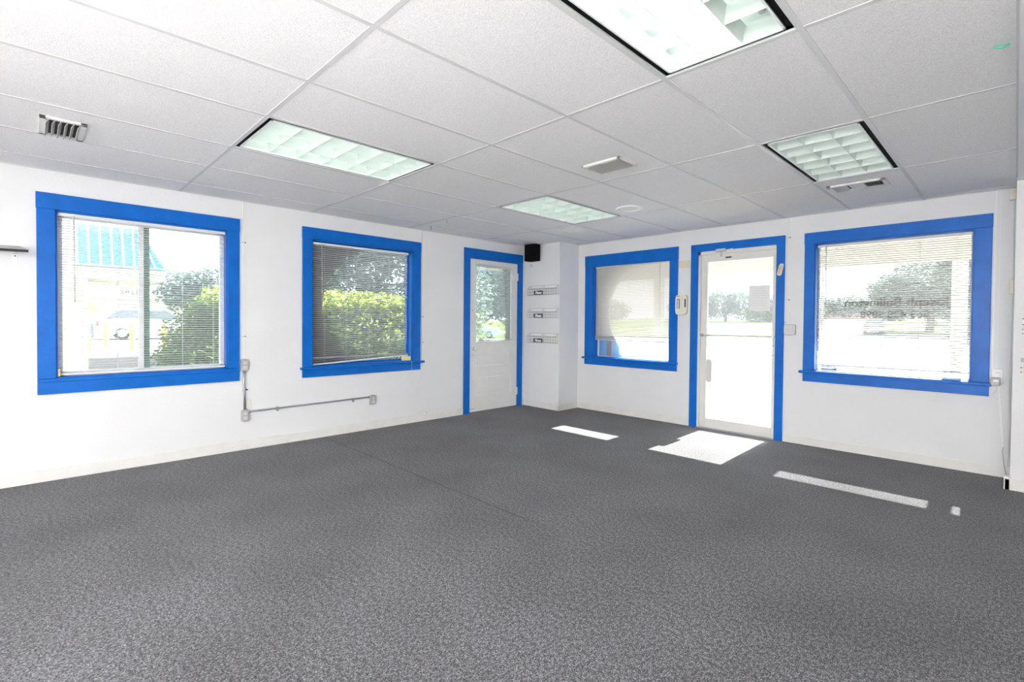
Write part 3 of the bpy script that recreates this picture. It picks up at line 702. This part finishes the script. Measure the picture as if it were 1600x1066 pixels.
# ------------------------------------------------------------------ right side devices
t = thing('wall_outlet', Rm(2.935, 0, .87), 'white wall outlet right of the wide far window', 'outlet')
MB(Rm).prism(oval(2.938, .865, .036, .060, 28, 9), lambda u, v, q: (u, q, v), 0, .007).build('cover_plate', 'white', t, bevel=.002)
for k in (-1, 1):
    MB(Rm).prism(oval(2.938, .865 + k * .024, .016, .0145, 20, 3), lambda u, v, q: (u, q, v), .007, .009).build('receptacle', 'white', t)
    q = MB(Rm); q.box(2.930, 2.933, .009, .0095, .862 + k * .024, .872 + k * .024); q.box(2.943, 2.946, .009, .0095, .862 + k * .024, .872 + k * .024); q.build('slots', 'dark', t)
t = thing('power_adapter', Rm(2.93, .03, .82), 'grey plug-in power adapter at the sill end of the wide far window', 'adapter')
MB(Rm).prism(oval(2.928, .818, .030, .034, 28, 7), lambda u, v, q: (u, q, v), .010, .062).build('body', 'greyplastic', t, bevel=.006)
MB(Rm).prism(oval(2.930, .826, .017, .009, 20, 4), lambda u, v, q: (u, q, v), .062, .064).build('label', 'white', t)
MB(Rm).tube([(2.935, .035, .785), (2.936, .035, .76), (2.915, .02, .71), (2.915, .02, .68), (2.94, .012, .665), (2.975, .012, .69), (3.00, .012, .75), (3.005, .010, .90)], .002, 6).build('cord', 'white', t)
t = thing('floor_cable_channel', Rm(2.97, 0, .02), 'slanting white cable channel from the wall outlet down to the corner floor', 'cable')
MB(Rm).hexa([(2.985, 0, .10), (2.999, 0, .10), (2.999, .012, .10), (2.985, .012, .10), (2.940, 0, .80), (2.955, 0, .80), (2.955, .012, .80), (2.940, .012, .80)]).build('channel', 'white', t)
MB(Rm).tube([(2.984, .012, .26), (2.980, .016, .22), (2.99, .018, .12), (3.005, .018, .03)], .003, 6).build('loose_wire', 'greyplastic', t)
tag(MB(Rm).box(2.985, 3.026, .0, .05, 2.355, 2.45).build('alarm_contact', 'ivory', bevel=.006), 'cream sensor box at the ceiling in the right-hand corner', 'sensor', 'corner sensor boxes')
tag(MB(Rm).box(2.995, 3.026, .0, .04, 1.563, 1.68).build('alarm_contact', 'ivory', bevel=.006), 'cream sensor box halfway up the right-hand corner', 'sensor', 'corner sensor boxes')
tag(MB(Rm).tube([(3.022, .008, 2.40), (3.023, .008, 1.2), (3.018, .008, .75), (3.02, .008, .10)], .007, 8).build('corner_cable', 'ltgrey'), 'grey cable running down the right-hand corner by the wall return', 'cable')
YR = 2.125
def Sm(s, d, z): return (s, YR - d, z)
t = thing('switch_plate', Sm(3.085, 0, 1.32), 'white plate on the wall return at the right edge of the view', 'wall plate')
MB(Sm).box(3.076, 3.15, 0, .006, 1.315, 1.345).build('plate', 'white', t, bevel=.002)
for z in (1.352, 1.306, 1.27, 1.235): MB(Sm).disc((3.08, 0, z), .004, 1, .003, 8).build('screw', 'ink', t)
t = thing('latch_plate', Sm(3.085, 0, 1.03), 'dark metal latch plate low on the wall return at the right edge', 'latch')
MB(Sm).box(3.074, 3.15, 0, .008, 1.015, 1.045).build('plate', 'greyplastic', t, bevel=.002)
for z in (.97, .935): MB(Sm).box(3.072, 3.15, 0, .002, z - .006, z + .006).build('slot', 'tape', t); MB(Sm).disc((3.076, 0, z), .004, 1, .003, 8).build('screw', 'ink', t)

# ------------------------------------------------------------------ corner: speaker and wire racks
YC = 2.092
def Cm(s, d, z): return (s, YC - d, z)
t = thing('wall_speaker', Cm(-2.04, .1, 2.3), 'black box loudspeaker high in the corner above the wire racks', 'speaker')
MB(Cm).prism([(-2.155, .03), (-2.03, .03), (-1.945, .045), (-1.945, .14), (-1.99, .17), (-2.155, .17)], lambda u, v, q: (u, v, q), 2.205, 2.452).build('cabinet', 'black', t, bevel=.006)
MB(Cm).box(-2.145, -2.0, .17, .176, 2.215, 2.442).build('grille', 'blackgrille', t, bevel=.004)
MB(Cm).tube([(-2.05, .0, 2.33), (-2.05, .03, 2.33)], .012, 8).build('mount', 'black', t)
MB(Cm).tube([(-1.95, .05, 2.40), (-1.90, .006, 2.43), (-1.88, .004, 2.459)], .002, 5).build('cord', 'ltgrey', t)
tag(MB(Cm).box(-2.175, -2.145, 0, .018, 2.13, 2.175).build('wall_clip', 'ltgrey', bevel=.003), 'small grey clip on the wall below the speaker', 'clip')
def rack(zt, label):
    t = thing('wire_rack', Cm(-1.89, 0, zt), label, 'wire rack', 'wire racks stacked on the corner wall')
    x0, x1, dp, h = -2.175, -1.615, .075, .135
    f = MB(Cm); r = .0028
    for z in (zt, zt - .05, zt - h):
        f.tube([(x0, .004, z), (x1, .004, z)], r, 6)
    for z in (zt - .05, zt - .095, zt - h - .002):
        f.tube([(x0, dp, z), (x1, dp, z)], r, 6)
        f.tube([(x0, .004, z), (x0, dp, z)], r, 6); f.tube([(x1, .004, z), (x1, dp, z)], r, 6)
    f.tube([(x0, .004, zt), (x0, dp, zt - .05)], r, 6); f.tube([(x1, .004, zt), (x1, dp, zt - .05)], r, 6)
    f.build('rim_wires', 'wire', t)
    g = MB(Cm); n = 12
    for k in range(n + 1):
        x = x0 + (x1 - x0) * k / n
        g.tube([(x, .004, zt), (x, .004, zt - h), (x, dp, zt - h), (x, dp, zt - .05)], .0018, 5)
    g.build('mesh_wires', 'wire', t)
    for a, b_ in ((x0 + .05, (x0 + x1) / 2 - .03), ((x0 + x1) / 2 + .03, x1 - .02)):
        MB(Cm).box(a, b_, .012, .018, zt - .036, zt - .006).build('card_strip', 'paper', t)
    l = MB(Cm).box(-2.035, -1.855, dp + .004, dp + .007, zt - h - .002, zt - h + .056).build('name_label', 'navy', t, bevel=.002)
    text_obj('lettering', 'Please', .052, Cm(-1.945, dp + .0078, zt - h + .026), (PI / 2, 0, 0), 'paper', l, shear=.35, bold=.003)
    return t
rack(1.838, 'top wire rack with navy name label under the black speaker')
rack(1.495, 'middle wire rack with navy name label in the stack of three')
rack(1.125, 'bottom wire rack with navy name label in the stack of three')

# ------------------------------------------------------------------ outside
def tz(y):
    P = ((-400, -.18), (30, -.18), (45, -.12), (60, .25), (90, 1.65), (180, 3.0), (400, 3.6))
    for (a, za), (b_, zb) in zip(P[:-1], P[1:]):
        if y <= b_: return za + (zb - za) * (y - a) / (b_ - a)
    return P[-1][1]
def terrain(name, mat, polyfn, ys, dz, label):
    # strip of ground between x limits given per y
    b = MB(); vs = []; fs = []
    for k, y in enumerate(ys):
        xa, xb = polyfn(y); vs += [(xa, y, tz(y) + dz), (xb, y, tz(y) + dz)]
        if k: fs.append((2 * k - 2, 2 * k - 1, 2 * k + 1, 2 * k))
    b.add(vs, fs); return struct(b.build(name, mat, fixn=False), label)
terrain('ground', 'concrete', lambda y: (-200, 160), (-60, 30, 37, 45, 52, 60, 75, 90, 135, 180, 280), 0, 'pale paved ground around the building')
struct(MB().box(-75, -14.5, -9, 12, GZ - .05, .2).build('car_park', 'asphalt'), 'slightly raised car park outside the sliding window')
struct(MB().box(XL - 1.2, 5.6, YB + TH, YB + 1.75, GZ - .05, GZ + .02).build('porch_floor', 'porch'), 'concrete walk under the porch')
# porch
t = struct(empty('porch', (1, YB + 1.4, 2)), 'white porch roof and posts outside the far wall')
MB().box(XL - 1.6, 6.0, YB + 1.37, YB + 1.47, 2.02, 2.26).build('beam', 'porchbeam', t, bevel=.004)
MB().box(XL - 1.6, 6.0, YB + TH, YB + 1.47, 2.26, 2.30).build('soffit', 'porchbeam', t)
for x in (2.60, -1.05):
    MB().box(x - .065, x + .065, YB + 1.36, YB + 1.48, GZ, 2.02).build('post', 'porchwhite', t, bevel=.004)
# round-cut panels just outside windows 2 and 3
def round_panel(mp, s0, s1, z0, z1, cs, cz, r, d, label, mat, batten=None, edge='porchwhite'):
    t = thing('round_cut_panel', mp((s0 + s1) / 2, d, z0), label, 'panel')
    # outline: full rectangle minus C shaped cut open to the right
    n = 40; arc = [(cs + r * math.cos(PI / 2 + PI * k / n), cz + r * math.sin(PI / 2 + PI * k / n)) for k in range(n + 1)]
    poly = [(s0, z0), (s1, z0), (s1, cz - r)] + arc[::-1] + [(s1, cz + r), (s1, z1), (s0, z1)]
    # build as quads between outline columns (left part) to stay well-formed
    b = MB(mp); T = .022
    cols = [(a, z) for a, z in arc]
    for k in range(n):
        (a1, za), (a2, zb) = arc[k], arc[k + 1]
        b.hexa([(s0, d - T, za), (a1, d - T, za), (a1, d, za), (s0, d, za), (s0, d - T, zb), (a2, d - T, zb), (a2, d, zb), (s0, d, zb)])
    b.box(s0, s1, d - T, d, cz + r, z1); b.box(s0, s1, d - T, d, z0, cz - r)
    b.build('board', mat, t)
    e = MB(mp)
    for k in range(n):
        (a1, za), (a2, zb) = arc[k], arc[k + 1]
        u1 = (cs + (a1 - cs) * .982, cz + (za - cz) * .982); u2 = (cs + (a2 - cs) * .982, cz + (zb - cz) * .982)
        e.hexa([(a1, d - T - .004, za), (u1[0], d - T - .004, u1[1]), (u1[0], d + .004, u1[1]), (a1, d + .004, za), (a2, d - T - .004, zb), (u2[0], d - T - .004, u2[1]), (u2[0], d + .004, u2[1]), (a2, d + .004, zb)])
    e.build('rim', edge, t)
    if batten: MB(mp).box(batten[0], batten[1], d, d + .02, z0, batten[2]).build('batten', 'panelgrey', t)
    return t
round_panel(Rm, -1.50, -.0, .55, 2.3, -.50, 1.44, .70, -.20, 'blue board with a large round cut-out outside the window left of the glass door', 'panelblue', (-1.20, -1.12, 1.02))
round_panel(Lm, -1.40, .25, .5, 2.35, -.335, 1.48, .69, -.20, 'dark board with a large round cut-out outside the middle left-wall window', 'panelgrey', edge='panelgrey')

# vegetation
def crown(b, c, r, n, size, seed, flat=.0):
    rnd = random.Random(seed)
    for _ in range(n):
        while True:
            p = Vector((rnd.uniform(-1, 1), rnd.uniform(-1, 1), rnd.uniform(-1, 1)))
            if .35 < p.length < 1: break
        p *= rnd.uniform(.8, 1.05)
        q = Vector((c[0] + p.x * r[0], c[1] + p.y * r[1], c[2] + p.z * r[2]))
        u = Vector((rnd.gauss(0, 1), rnd.gauss(0, 1), rnd.gauss(0, .6))).normalized()
        w_ = u.cross(Vector((rnd.gauss(0, 1), rnd.gauss(0, 1), rnd.gauss(0, 1)))).normalized()
        s = size * rnd.uniform(.6, 1.3)
        b.add([tuple(q - u * s), tuple(q + w_ * s * .42), tuple(q + u * s), tuple(q - w_ * s * .42)], [(0, 1, 2, 3)])
def tree(name, x, y, blobs, leaf, mat, trunk, label, cat, group=None, seed=1, per=900, top=None):
    g = tz(y) + .03
    t = thing(name, (x, y, g), label, cat, group)
    b = MB()
    for k, (dx, dy, dz, rx, ry, rz) in enumerate(blobs): crown(b, (x + dx, y + dy, g + dz), (rx, ry, rz), per, leaf, seed * 100 + k)
    b.build('foliage', mat, t, fixn=False)
    if top:
        b = MB()
        for k, (dx, dy, dz, rx, ry, rz) in enumerate(top[0]): crown(b, (x + dx, y + dy, g + dz), (rx, ry, rz), top[1], leaf, seed * 100 + 50 + k)
        b.build('new_growth', 'leafyel', t, fixn=False)['label'] = 'bright yellow-green new leaves'
    if trunk:
        tr = MB(); r, h = trunk
        tr.tube([(x, y, g - .1), (x + r * .3, y, g + h * .5), (x, y + r * .3, g + h)], [r, r * .8, r * .6], 8)
        for k, bl in enumerate(blobs[:4]): tr.tube([(x, y, g + h * .9), (x + bl[0] * .7, y + bl[1] * .7, g + bl[2])], [r * .5, r * .2], 6)
        tr.build('trunk', 'bark', t, smooth=True)
    return t
#VEG#
# hedge outside window 2
tree('leafy_hedge', -5.2, .9, [(0, -.6, .9, .6, .7, .95), (0, .1, .95, .6, .7, .95), (.05, .8, .95, .6, .7, 1.0), (0, 1.5, 1.05, .6, .7, 1.05), (0, 2.2, .95, .6, .7, 1.0), (-.4, .8, .9, .4, 2.2, .95)], .05, 'leafmid', None, 'leafy hedge with yellow-green top close outside the middle left-wall window', 'hedge', seed=3, per=2400,
     top=([(0, -.6, 1.75, .5, .7, .22), (0, .1, 1.78, .5, .7, .2), (.05, .8, 1.72, .5, .7, .22), (0, 1.6, 1.9, .5, .7, .28), (.3, .5, 1.2, .35, 1.4, .5)], 1000))
tree('round_shrub', -8.6, -.7, [(0, 0, .95, .85, .95, 1.0), (0, .3, 1.35, .8, .8, .75), (0, .9, 1.1, .9, .9, 1.2), (.3, -.3, .6, .7, .8, .7), (-.2, .5, .9, .5, 1.2, .9)], .055, 'leafmid', None, 'big rounded green shrub outside the sliding window', 'shrub', seed=5, per=4500,
     top=([(.1, .35, 1.85, .7, .75, .35), (.1, 1.0, 2.1, .7, .6, .32)], 1200))
OTH = 'trees across the street'
tree('oak_tree', -30, 4.2, [(0, -1.2, 3.0, 1.5, 1.6, 1.3), (0, .6, 3.3, 1.8, 2.0, 1.3), (0, 2.4, 3.1, 1.6, 2.0, 1.4)], .16, 'leafdarkhaze', (.25, 2.2), 'dark oak tree behind the shrub seen through the sliding window', 'tree', OTH, 7, 1500)
tree('bushy_tree', -15.5, 8.5, [(0, -3, 2.4, 2, 2.3, 2.6), (0, -.5, 3.4, 2, 2.6, 3), (0, 2, 3.2, 2, 2.5, 3), (0, -5, 3.2, 2, 2.2, 3), (1, -2, 5, 2, 4, 1.5)], .15, 'leafdarkhaze', (.2, 2.4), 'dense dark trees behind the hedge outside the middle left-wall window', 'tree', OTH, 8, 3200)
tree('bushy_tree', -20, 20, [(0, -3, 3.6, 2, 2.6, 2.4), (0, 0, 4.6, 2.2, 3, 2.6), (0, 3, 4.4, 2.2, 2.8, 2.6), (0, 1, 2.4, 2, 4, 1.6)], .17, 'leafgreyhaze', (.22, 2.4), 'grey-green tree filling the glass of the half-glazed door', 'tree', OTH, 9, 3000)
tree('grass_clump', -8.2, 5.6, [(0, 0, .55, .4, .45, .55)], .09, 'leafyel', None, 'pale green bush low outside the half-glazed door', 'bush', seed=10, per=500)
# lawns
struct(MB().box(-90, -27, 26, 44, GZ - .03, GZ).build('lawn', 'lawn'), 'green lawn across the street on the left')
terrain('lawn', 'lawn', lambda y: (-90, min(-10, -12.6 - .224 * (y - 60))), (46, 52, 60, 75, 90, 135, 180), .03, 'lawn left of the side road')
terrain('lawn', 'lawn', lambda y: (-6.7 - .224 * (y - 60), 60), (63, 75, 90, 135, 180), .03, 'lawn right of the side road')
# trees seen through the far wall openings
tree('oak_tree', -3.5, 66, [(-3.0, 0, 4.4, 2.9, 2.5, 2.2), (0, 0, 5.8, 3.8, 3, 3.2), (3.2, 0, 5.6, 3.6, 3, 3.6), (-.5, 1, 3.0, 4.4, 3, 1.7), (3.4, 0, 2.6, 3.2, 3, 2.2), (-3.4, 1, 2.4, 2.4, 2, 1.3)], .22, 'leafdarkhaze', (.4, 2.8), 'large spreading oak seen through the wide far window', 'tree', OTH, 11, 3600)
tree('bushy_tree', -16, 112, [(-8, 0, 2.6, 3.6, 3, 2.2), (-4, 0, 2.8, 4, 3, 2.4), (1, 0, 3.0, 4, 3, 2.6), (6, 0, 4.0, 4, 3, 3.8), (10, 0, 3.6, 4, 3, 3.4)], .32, 'leafgreyhaze', (.3, 2), 'hazy tree line beyond the parked car in the wide far window', 'tree', OTH, 12, 1500)
tree('bushy_tree', -16.5, 72, [(0, 0, 2.2, 1.8, 2, 2.2), (-2, 0, 2.6, 2.2, 2, 2.4)], .2, 'leafmid', (.2, 1.5), 'green tree at the left side of the wide far window behind the pole', 'tree', OTH, 13, 1800)
tree('round_shrub', .4, 46, [(0, 0, 1.0, 1.3, 1, 1.1), (1, 0, 1.4, 1.2, 1, 1.5)], .12, 'leafgreyhaze', None, 'grey-green shrub beside the porch post in the wide far window', 'shrub', None, 14, 1600)
tree('bushy_tree', -36, 92, [(-5, 0, 3.0, 4, 3, 3.0), (-1, 0, 3.4, 4, 3, 3.4), (3.5, 0, 3.2, 4, 3, 3.2), (7.5, 0, 2.6, 3.4, 3, 2.6), (-9, 0, 2.4, 3, 3, 2.4)], .28, 'leafgreyhaze', (.35, 2), 'blue-green trees seen through the left half of the glass door', 'tree', OTH, 15, 2600)
tree('clipped_hedge', -25, 88, [(-3.5, 0, 1.0, 3, 1.5, 1.3), (0, 0, 1.0, 3, 1.5, 1.3), (3.2, 0, 1.0, 3, 1.5, 1.2)], .2, 'leafmid', None, 'low hedge below the paper notice in the glass door', 'hedge', None, 16, 1400)
tree('bushy_tree', -62, 82, [(0, 0, 2.6, 5, 4, 2.6), (-7, 0, 2.8, 5, 4, 2.8), (7, 0, 2.4, 4, 4, 2.4)], .34, 'leafgreyhaze', (.35, 2), 'far trees seen through the window left of the glass door', 'tree', OTH, 17, 1500)

# cars
def car(x, y, rot, mat, label, L=4.6, Wd=1.8, Ht=1.5, suv=False):
    g0 = .2 if (x < -14.5 and -9 < y < 12) else tz(y)
    t = thing('parked_car', (x, y, g0), label, 'car', 'parked cars outside')
    c, s = math.cos(rot), math.sin(rot); g = g0
    def cm(u, v, z): return (x + u * c - v * s, y + u * s + v * c, g + z)
    h = Ht; bl = .62 if not suv else .7
    body = [(-L / 2, .35), (-L / 2 + .05, .25), (L / 2 - .05, .25), (L / 2, .4), (L / 2 - .05, .72 * h * .8), (L / 2 - .5, h * .58), (L * .22, h * .66), (-L * .36, h * .68), (-L / 2 + .1, h * .62)]
    MB(cm).prism(body, lambda u, v, q: (u, q, v), -Wd / 2, Wd / 2).build('body', mat, t, bevel=.05)
    rb = -L * .42 if suv else -L * .30
    cab = [(L * .22, h * .655), (L * .07, h * .97), (-.1 * L, h), (rb + .35, h * .97), (rb - .05, h * .665)]
    b = MB(cm); n = len(cab)
    vs = [(u, -Wd / 2 * (.94 if v < h * .7 else .76), v) for u, v in cab] + [(u, Wd / 2 * (.94 if v < h * .7 else .76), v) for u, v in cab]
    b.add(vs, [tuple(range(n)), tuple(range(n, 2 * n))] + [(i, (i + 1) % n, n + (i + 1) % n, n + i) for i in range(n)])
    b.build('windows', 'carglass', t, bevel=.03)
    roof = [(L * .05, h * .965), (-.1 * L, h + .012), (rb + .33, h * .97), (rb + .33, h * .945), (L * .05, h * .94)]
    MB(cm).prism(roof, lambda u, v, q: (u, q, v), -Wd / 2 * .78, Wd / 2 * .78).build('roof', mat, t, bevel=.02)
    for u in (-L * .30, L * .31):
        for v in (-1, 1):
            wv = v * (Wd / 2 - .1)
            k = MB(cm).disc((u, wv - .1, .33), .33, 1, .22, 20).build('wheel', 'rubber', t, bevel=.03)
            MB(cm).disc((u, wv + (.1 if v > 0 else -.13), .33), .2, 1, .03, 14).build('rim', 'rim', k)
    for v in (-.6, .6): MB(cm).box(L / 2 - .08, L / 2 + .01, v - .18, v + .18, .62, .76).build('headlight', 'vinyl', t); MB(cm).box(-L / 2 - .0, -L / 2 + .12, v - .18, v + .18, .72, .9).build('taillight', 'red', t)
    return t
car(-29.5, 1.45, PI / 2 - .05, 'carwhite', 'large white parked car seen through the left pane of the sliding window', L=4.9, Ht=1.6, suv=True)
car(-37, 5.5, PI / 2 + .1, 'carwhite', 'second white car farther off behind the shrub in the sliding window', L=4.8, Ht=1.6)
car(-24, -3.75, PI / 2, 'cargrey', 'dark blue-grey car at the left side of the sliding window view', L=4.5, Ht=1.6, suv=True)
car(-7.6, 61.5, 1.72, 'carblue', 'pale blue car parked by the side road in the wide far window', Ht=1.6)
car(-3.2, 82, .2, 'carwhite', 'white car under the oak farthest from the lettering', Ht=1.7)
car(1.2, 84, .2, 'carwhite', 'white car farther right under the oak', Ht=1.5)
car(-30.5, 24.6, .8, 'carblue', 'pale car in the lower corner of the half-glazed door view', Ht=1.5)

# canopy building outside window 1
t = thing('canopy_building', (-8.6, -3.2, GZ), 'white building wing with light blue metal mansard awning outside the sliding window', 'building')
MB().box(-9.2, -8.01, -4.6, -2.70, GZ, 1.97).build('wall', 'stucco', t)
MB().box(-9.2, -8.02, -4.6, -2.86, 2.20, 3.6).build('wall', 'stucco', t)
MB().box(-11.5, -8.0, -4.6, -1.62, 1.97, 2.20).build('beam', 'stucco', t, bevel=.01)
b = MB()
b.hexa([(-8.05, -2.86, 2.2), (-8.05, -1.56, 2.2), (-11.3, -1.56, 2.2), (-11.3, -2.86, 2.2), (-8.35, -2.86, 2.94), (-8.35, -1.95, 2.94), (-11.0, -1.95, 2.94), (-11.0, -2.86, 2.94)])
b.build('mansard_roof', 'awning', t)
for k in range(9):
    y = -2.84 + k * .155; f = 1
    top = min(y, -1.97)
    MB().tube([(-8.035, y, 2.2), (-8.305, top if y > -1.97 else y, 2.94)], .017, 6).build('rib', 'awningrib', t)
for k in range(6):
    x = -8.3 - k * .45
    MB().tube([(x, -1.545, 2.2), (x, -1.935, 2.94)], .017, 6).build('rib', 'awningrib', t)
MB().box(-8.06, -8.0, -2.9, -1.54, 2.17, 2.22).build('drip_edge', 'awningrib', t)
MB().box(-11.3, -11.1, -4.6, -4.4, GZ, 2.0).build('post', 'stucco', t)
# street furniture seen through window 1
BG = 'yellow bollards along the car park'
for (x, y), l in zip(((-21.3, -1.33), (-18.2, -.90), (-15.1, -.49), (-17, -2.15)), ('yellow bollard left of the big white car wheel', 'yellow bollard in front of the white car', 'yellow bollard nearest the shrub', 'pale yellow bollard near the building wing')):
    t = thing('bollard', (x, y, .2), l, 'bollard', BG)
    q = MB().disc((x, y, .2), .075, 2, .86, 16); q.build('post', 'bollard', t, smooth=False)
    MB().disc((x, y, 1.06), .075, 2, .05, 16, .03).build('cap', 'bollard', t)
t = thing('street_lamp', (-38, 5.6, GZ), 'tall thin street lamp above the trees in the sliding window', 'street lamp')
MB().tube([(-38, 5.6, GZ), (-38, 5.6, 5.2)], .08, 8).build('pole', 'pole', t); MB().tube([(-38, 5.6, 5.15), (-37.6, 6.8, 5.2)], .05, 6).build('arm', 'pole', t)
MB().box(-37.8, -37.4, 6.7, 7.3, 5.12, 5.24).build('lamp_head', 'pole', t)
t = thing('roadside_sign', (-44, 2.8, GZ), 'white roadside sign board on a blue-grey pole in the sliding window', 'sign')
MB().tube([(-44, .6, GZ), (-44, .6, 4.6)], .16, 8).build('pole', 'pole', t); MB().box(-44.1, -43.9, .7, 3.6, 2.9, 4.5).build('board', 'signw', t)
text_obj('lettering', 'AUTO', .8, (-43.88, 2.15, 4.0), (PI / 2, 0, PI / 2), 'ink', t); text_obj('lettering', 'SALES', .6, (-43.88, 2.15, 3.3), (PI / 2, 0, PI / 2), 'ink', t)
t = thing('road_sign', (-32, 3.2, GZ), 'small red sign on a thin post in the sliding window', 'sign')
MB().tube([(-32, 3.3, GZ), (-32, 3.3, 2.7)], .04, 6).build('post', 'pole', t); MB().box(-32.05, -31.95, 3.1, 3.75, 2.45, 2.8).build('plate', 'red', t)
t = thing('utility_pole', (-13.6, 66, GZ), 'utility pole at the left of the wide far window view', 'pole')
MB().tube([(-13.6, 66, .4), (-13.6, 66, 8.5)], .13, 8).build('post', 'pole', t)
MB().box(-14.4, -12.8, 65.9, 66.1, 7.9, 8.05).build('crossarm', 'pole', t)
t = thing('distant_house', (-34, 170, GZ), 'distant pinkish building at the end of the side road', 'building')
MB().box(-38, -26, 168, 176, 2.5, 6).build('wall', 'roofpink', t); MB().prism([(-39, 6), (-25, 6), (-32, 7.6)], lambda u, v, q: (u, q, v), 167, 177).build('roof', 'pole', t)
t = thing('palm_tree', (-40, -3.4, GZ), 'small palm tree beyond the parked cars in the sliding window', 'tree')
MB().tube([(-40, -1.6, GZ), (-40, -1.5, 2.4)], [.14, .1], 8).build('trunk', 'bark', t)
for k in range(11):
    a = 2 * PI * k / 11; b = MB(); pts = [(-40 + math.cos(a) * r_, -1.5 + math.sin(a) * r_, 2.4 + .7 * r_ - .55 * r_ * r_) for r_ in (0, .5, 1.0, 1.5, 1.9)]
    for p, q in zip(pts[:-1], pts[1:]):
        sx, sy = -math.sin(a) * .16, math.cos(a) * .16
        b.add([(p[0] - sx, p[1] - sy, p[2] - .05), p, (p[0] + sx, p[1] + sy, p[2] - .05), (q[0] + sx, q[1] + sy, q[2] - .05), q, (q[0] - sx, q[1] - sy, q[2] - .05)], [(0, 1, 4, 5), (1, 2, 3, 4)])
    b.build('frond', 'leafyel', t, fixn=False)
struct(MB().box(-7.2, -6.9, -4, 3.2, GZ - .03, .28).build('planter_wall', 'stucco'), 'low cream wall outside the sliding window')
t = thing('long_low_building', (-62, 4, GZ), 'long low building across the street in the sliding window', 'building')
MB().box(-66, -60, -6, 8, GZ, 3.3).build('wall', 'stucco', t)
for k in range(6): MB().box(-60.02, -59.9, 2.6 + k * .42, 2.92 + k * .42, 2.0, 2.75).build('window', 'pole', t)
MB().box(-66.5, -59.5, -6.5, 8.5, 3.3, 3.5).build('roof', 'stucco', t)

# ------------------------------------------------------------------ light
wld = bpy.data.worlds.new('sky'); SC.world = wld; wld.use_nodes = True
nt = wld.node_tree; bg = nt.nodes['Background']
bg.inputs[0].default_value = (.92, .96, 1.0, 1); bg.inputs[1].default_value = 1.9
sun = bpy.data.lights.new('sun', 'SUN'); sun.energy = 24; sun.angle = .006; sun.color = (1, .97, .92)
so = bpy.data.objects.new('sun', sun); COL.objects.link(so)
dirv = Vector((.03, -1, -.70))
so.rotation_euler = dirv.to_track_quat('-Z', 'Y').to_euler()
# photographer's flash bounced from the ceiling behind the camera
fl = bpy.data.lights.new('bounce_flash', 'AREA'); fl.energy = 34; fl.size = 2.2; fl.color = (1, .99, .97)
fo = bpy.data.objects.new('bounce_flash', fl); COL.objects.link(fo); fo.location = (2.2, -4.5, .7)
fo.rotation_euler = Vector((-.25, .38, .9)).to_track_quat('-Z', 'Y').to_euler()
fl = bpy.data.lights.new('bounce_flash', 'AREA'); fl.energy = 380; fl.size = 1.0; fl.color = (1, .99, .97)
fo = bpy.data.objects.new('bounce_flash', fl); COL.objects.link(fo); fo.location = (2.7, -4.6, 1.2)
fo.rotation_euler = Vector((.1, -.6, .55)).to_track_quat('-Z', 'Y').to_euler()
# daylight portals in the openings
def portal(loc, dv, sx, sy):
    l = bpy.data.lights.new('window_portal', 'AREA'); l.shape = 'RECTANGLE'; l.size = sx; l.size_y = sy
    l.cycles.is_portal = True
    o = bpy.data.objects.new('window_portal', l); COL.objects.link(o); o.location = loc; o.rotation_euler = Vector(dv).to_track_quat('-Z', 'Y').to_euler()
for o in (W1, W2, D1): portal((XL - TH - .01, (o[0] + o[1]) / 2, (o[2] + o[3]) / 2), (1, 0, 0), o[3] - o[2] + .1 if False else 1.3, 1.5)
for o in (W3, D2, W4): portal(((o[0] + o[1]) / 2, YB + TH + .01, (o[2] + o[3]) / 2), (0, -1, 0), 1.3, o[3] - o[2])

# ------------------------------------------------------------------ camera
cam = bpy.data.cameras.new('camera'); co = bpy.data.objects.new('camera', cam); COL.objects.link(co); SC.camera = co
yaw, pit, rol = .7966, .0162, .0085
fw = Vector((-math.sin(yaw) * math.cos(pit), math.cos(yaw) * math.cos(pit), -math.sin(pit)))
r = Vector((math.cos(yaw), math.sin(yaw), 0)); up = r.cross(fw)
R = r * math.cos(rol) + up * math.sin(rol); U = -r * math.sin(rol) + up * math.cos(rol)
m = Matrix((R, U, -fw)).transposed().to_4x4(); m.translation = CAM
co.matrix_world = m
cam.sensor_fit = 'HORIZONTAL'; cam.sensor_width = 36; cam.lens = 769.98 / 1600 * 36
cam.shift_y = -17.915 / 1600; cam.clip_start = .02; cam.clip_end = 1000
SC.view_settings.view_transform = 'Standard'; SC.view_settings.look = 'None'; SC.view_settings.gamma = 1
SC.view_settings.use_curve_mapping = False
SC.view_settings.exposure = 1.1
SC.cycles.max_bounces = 8; SC.cycles.diffuse_bounces = 5; SC.cycles.transparent_max_bounces = 24
SC.cycles.sample_clamp_indirect = 6
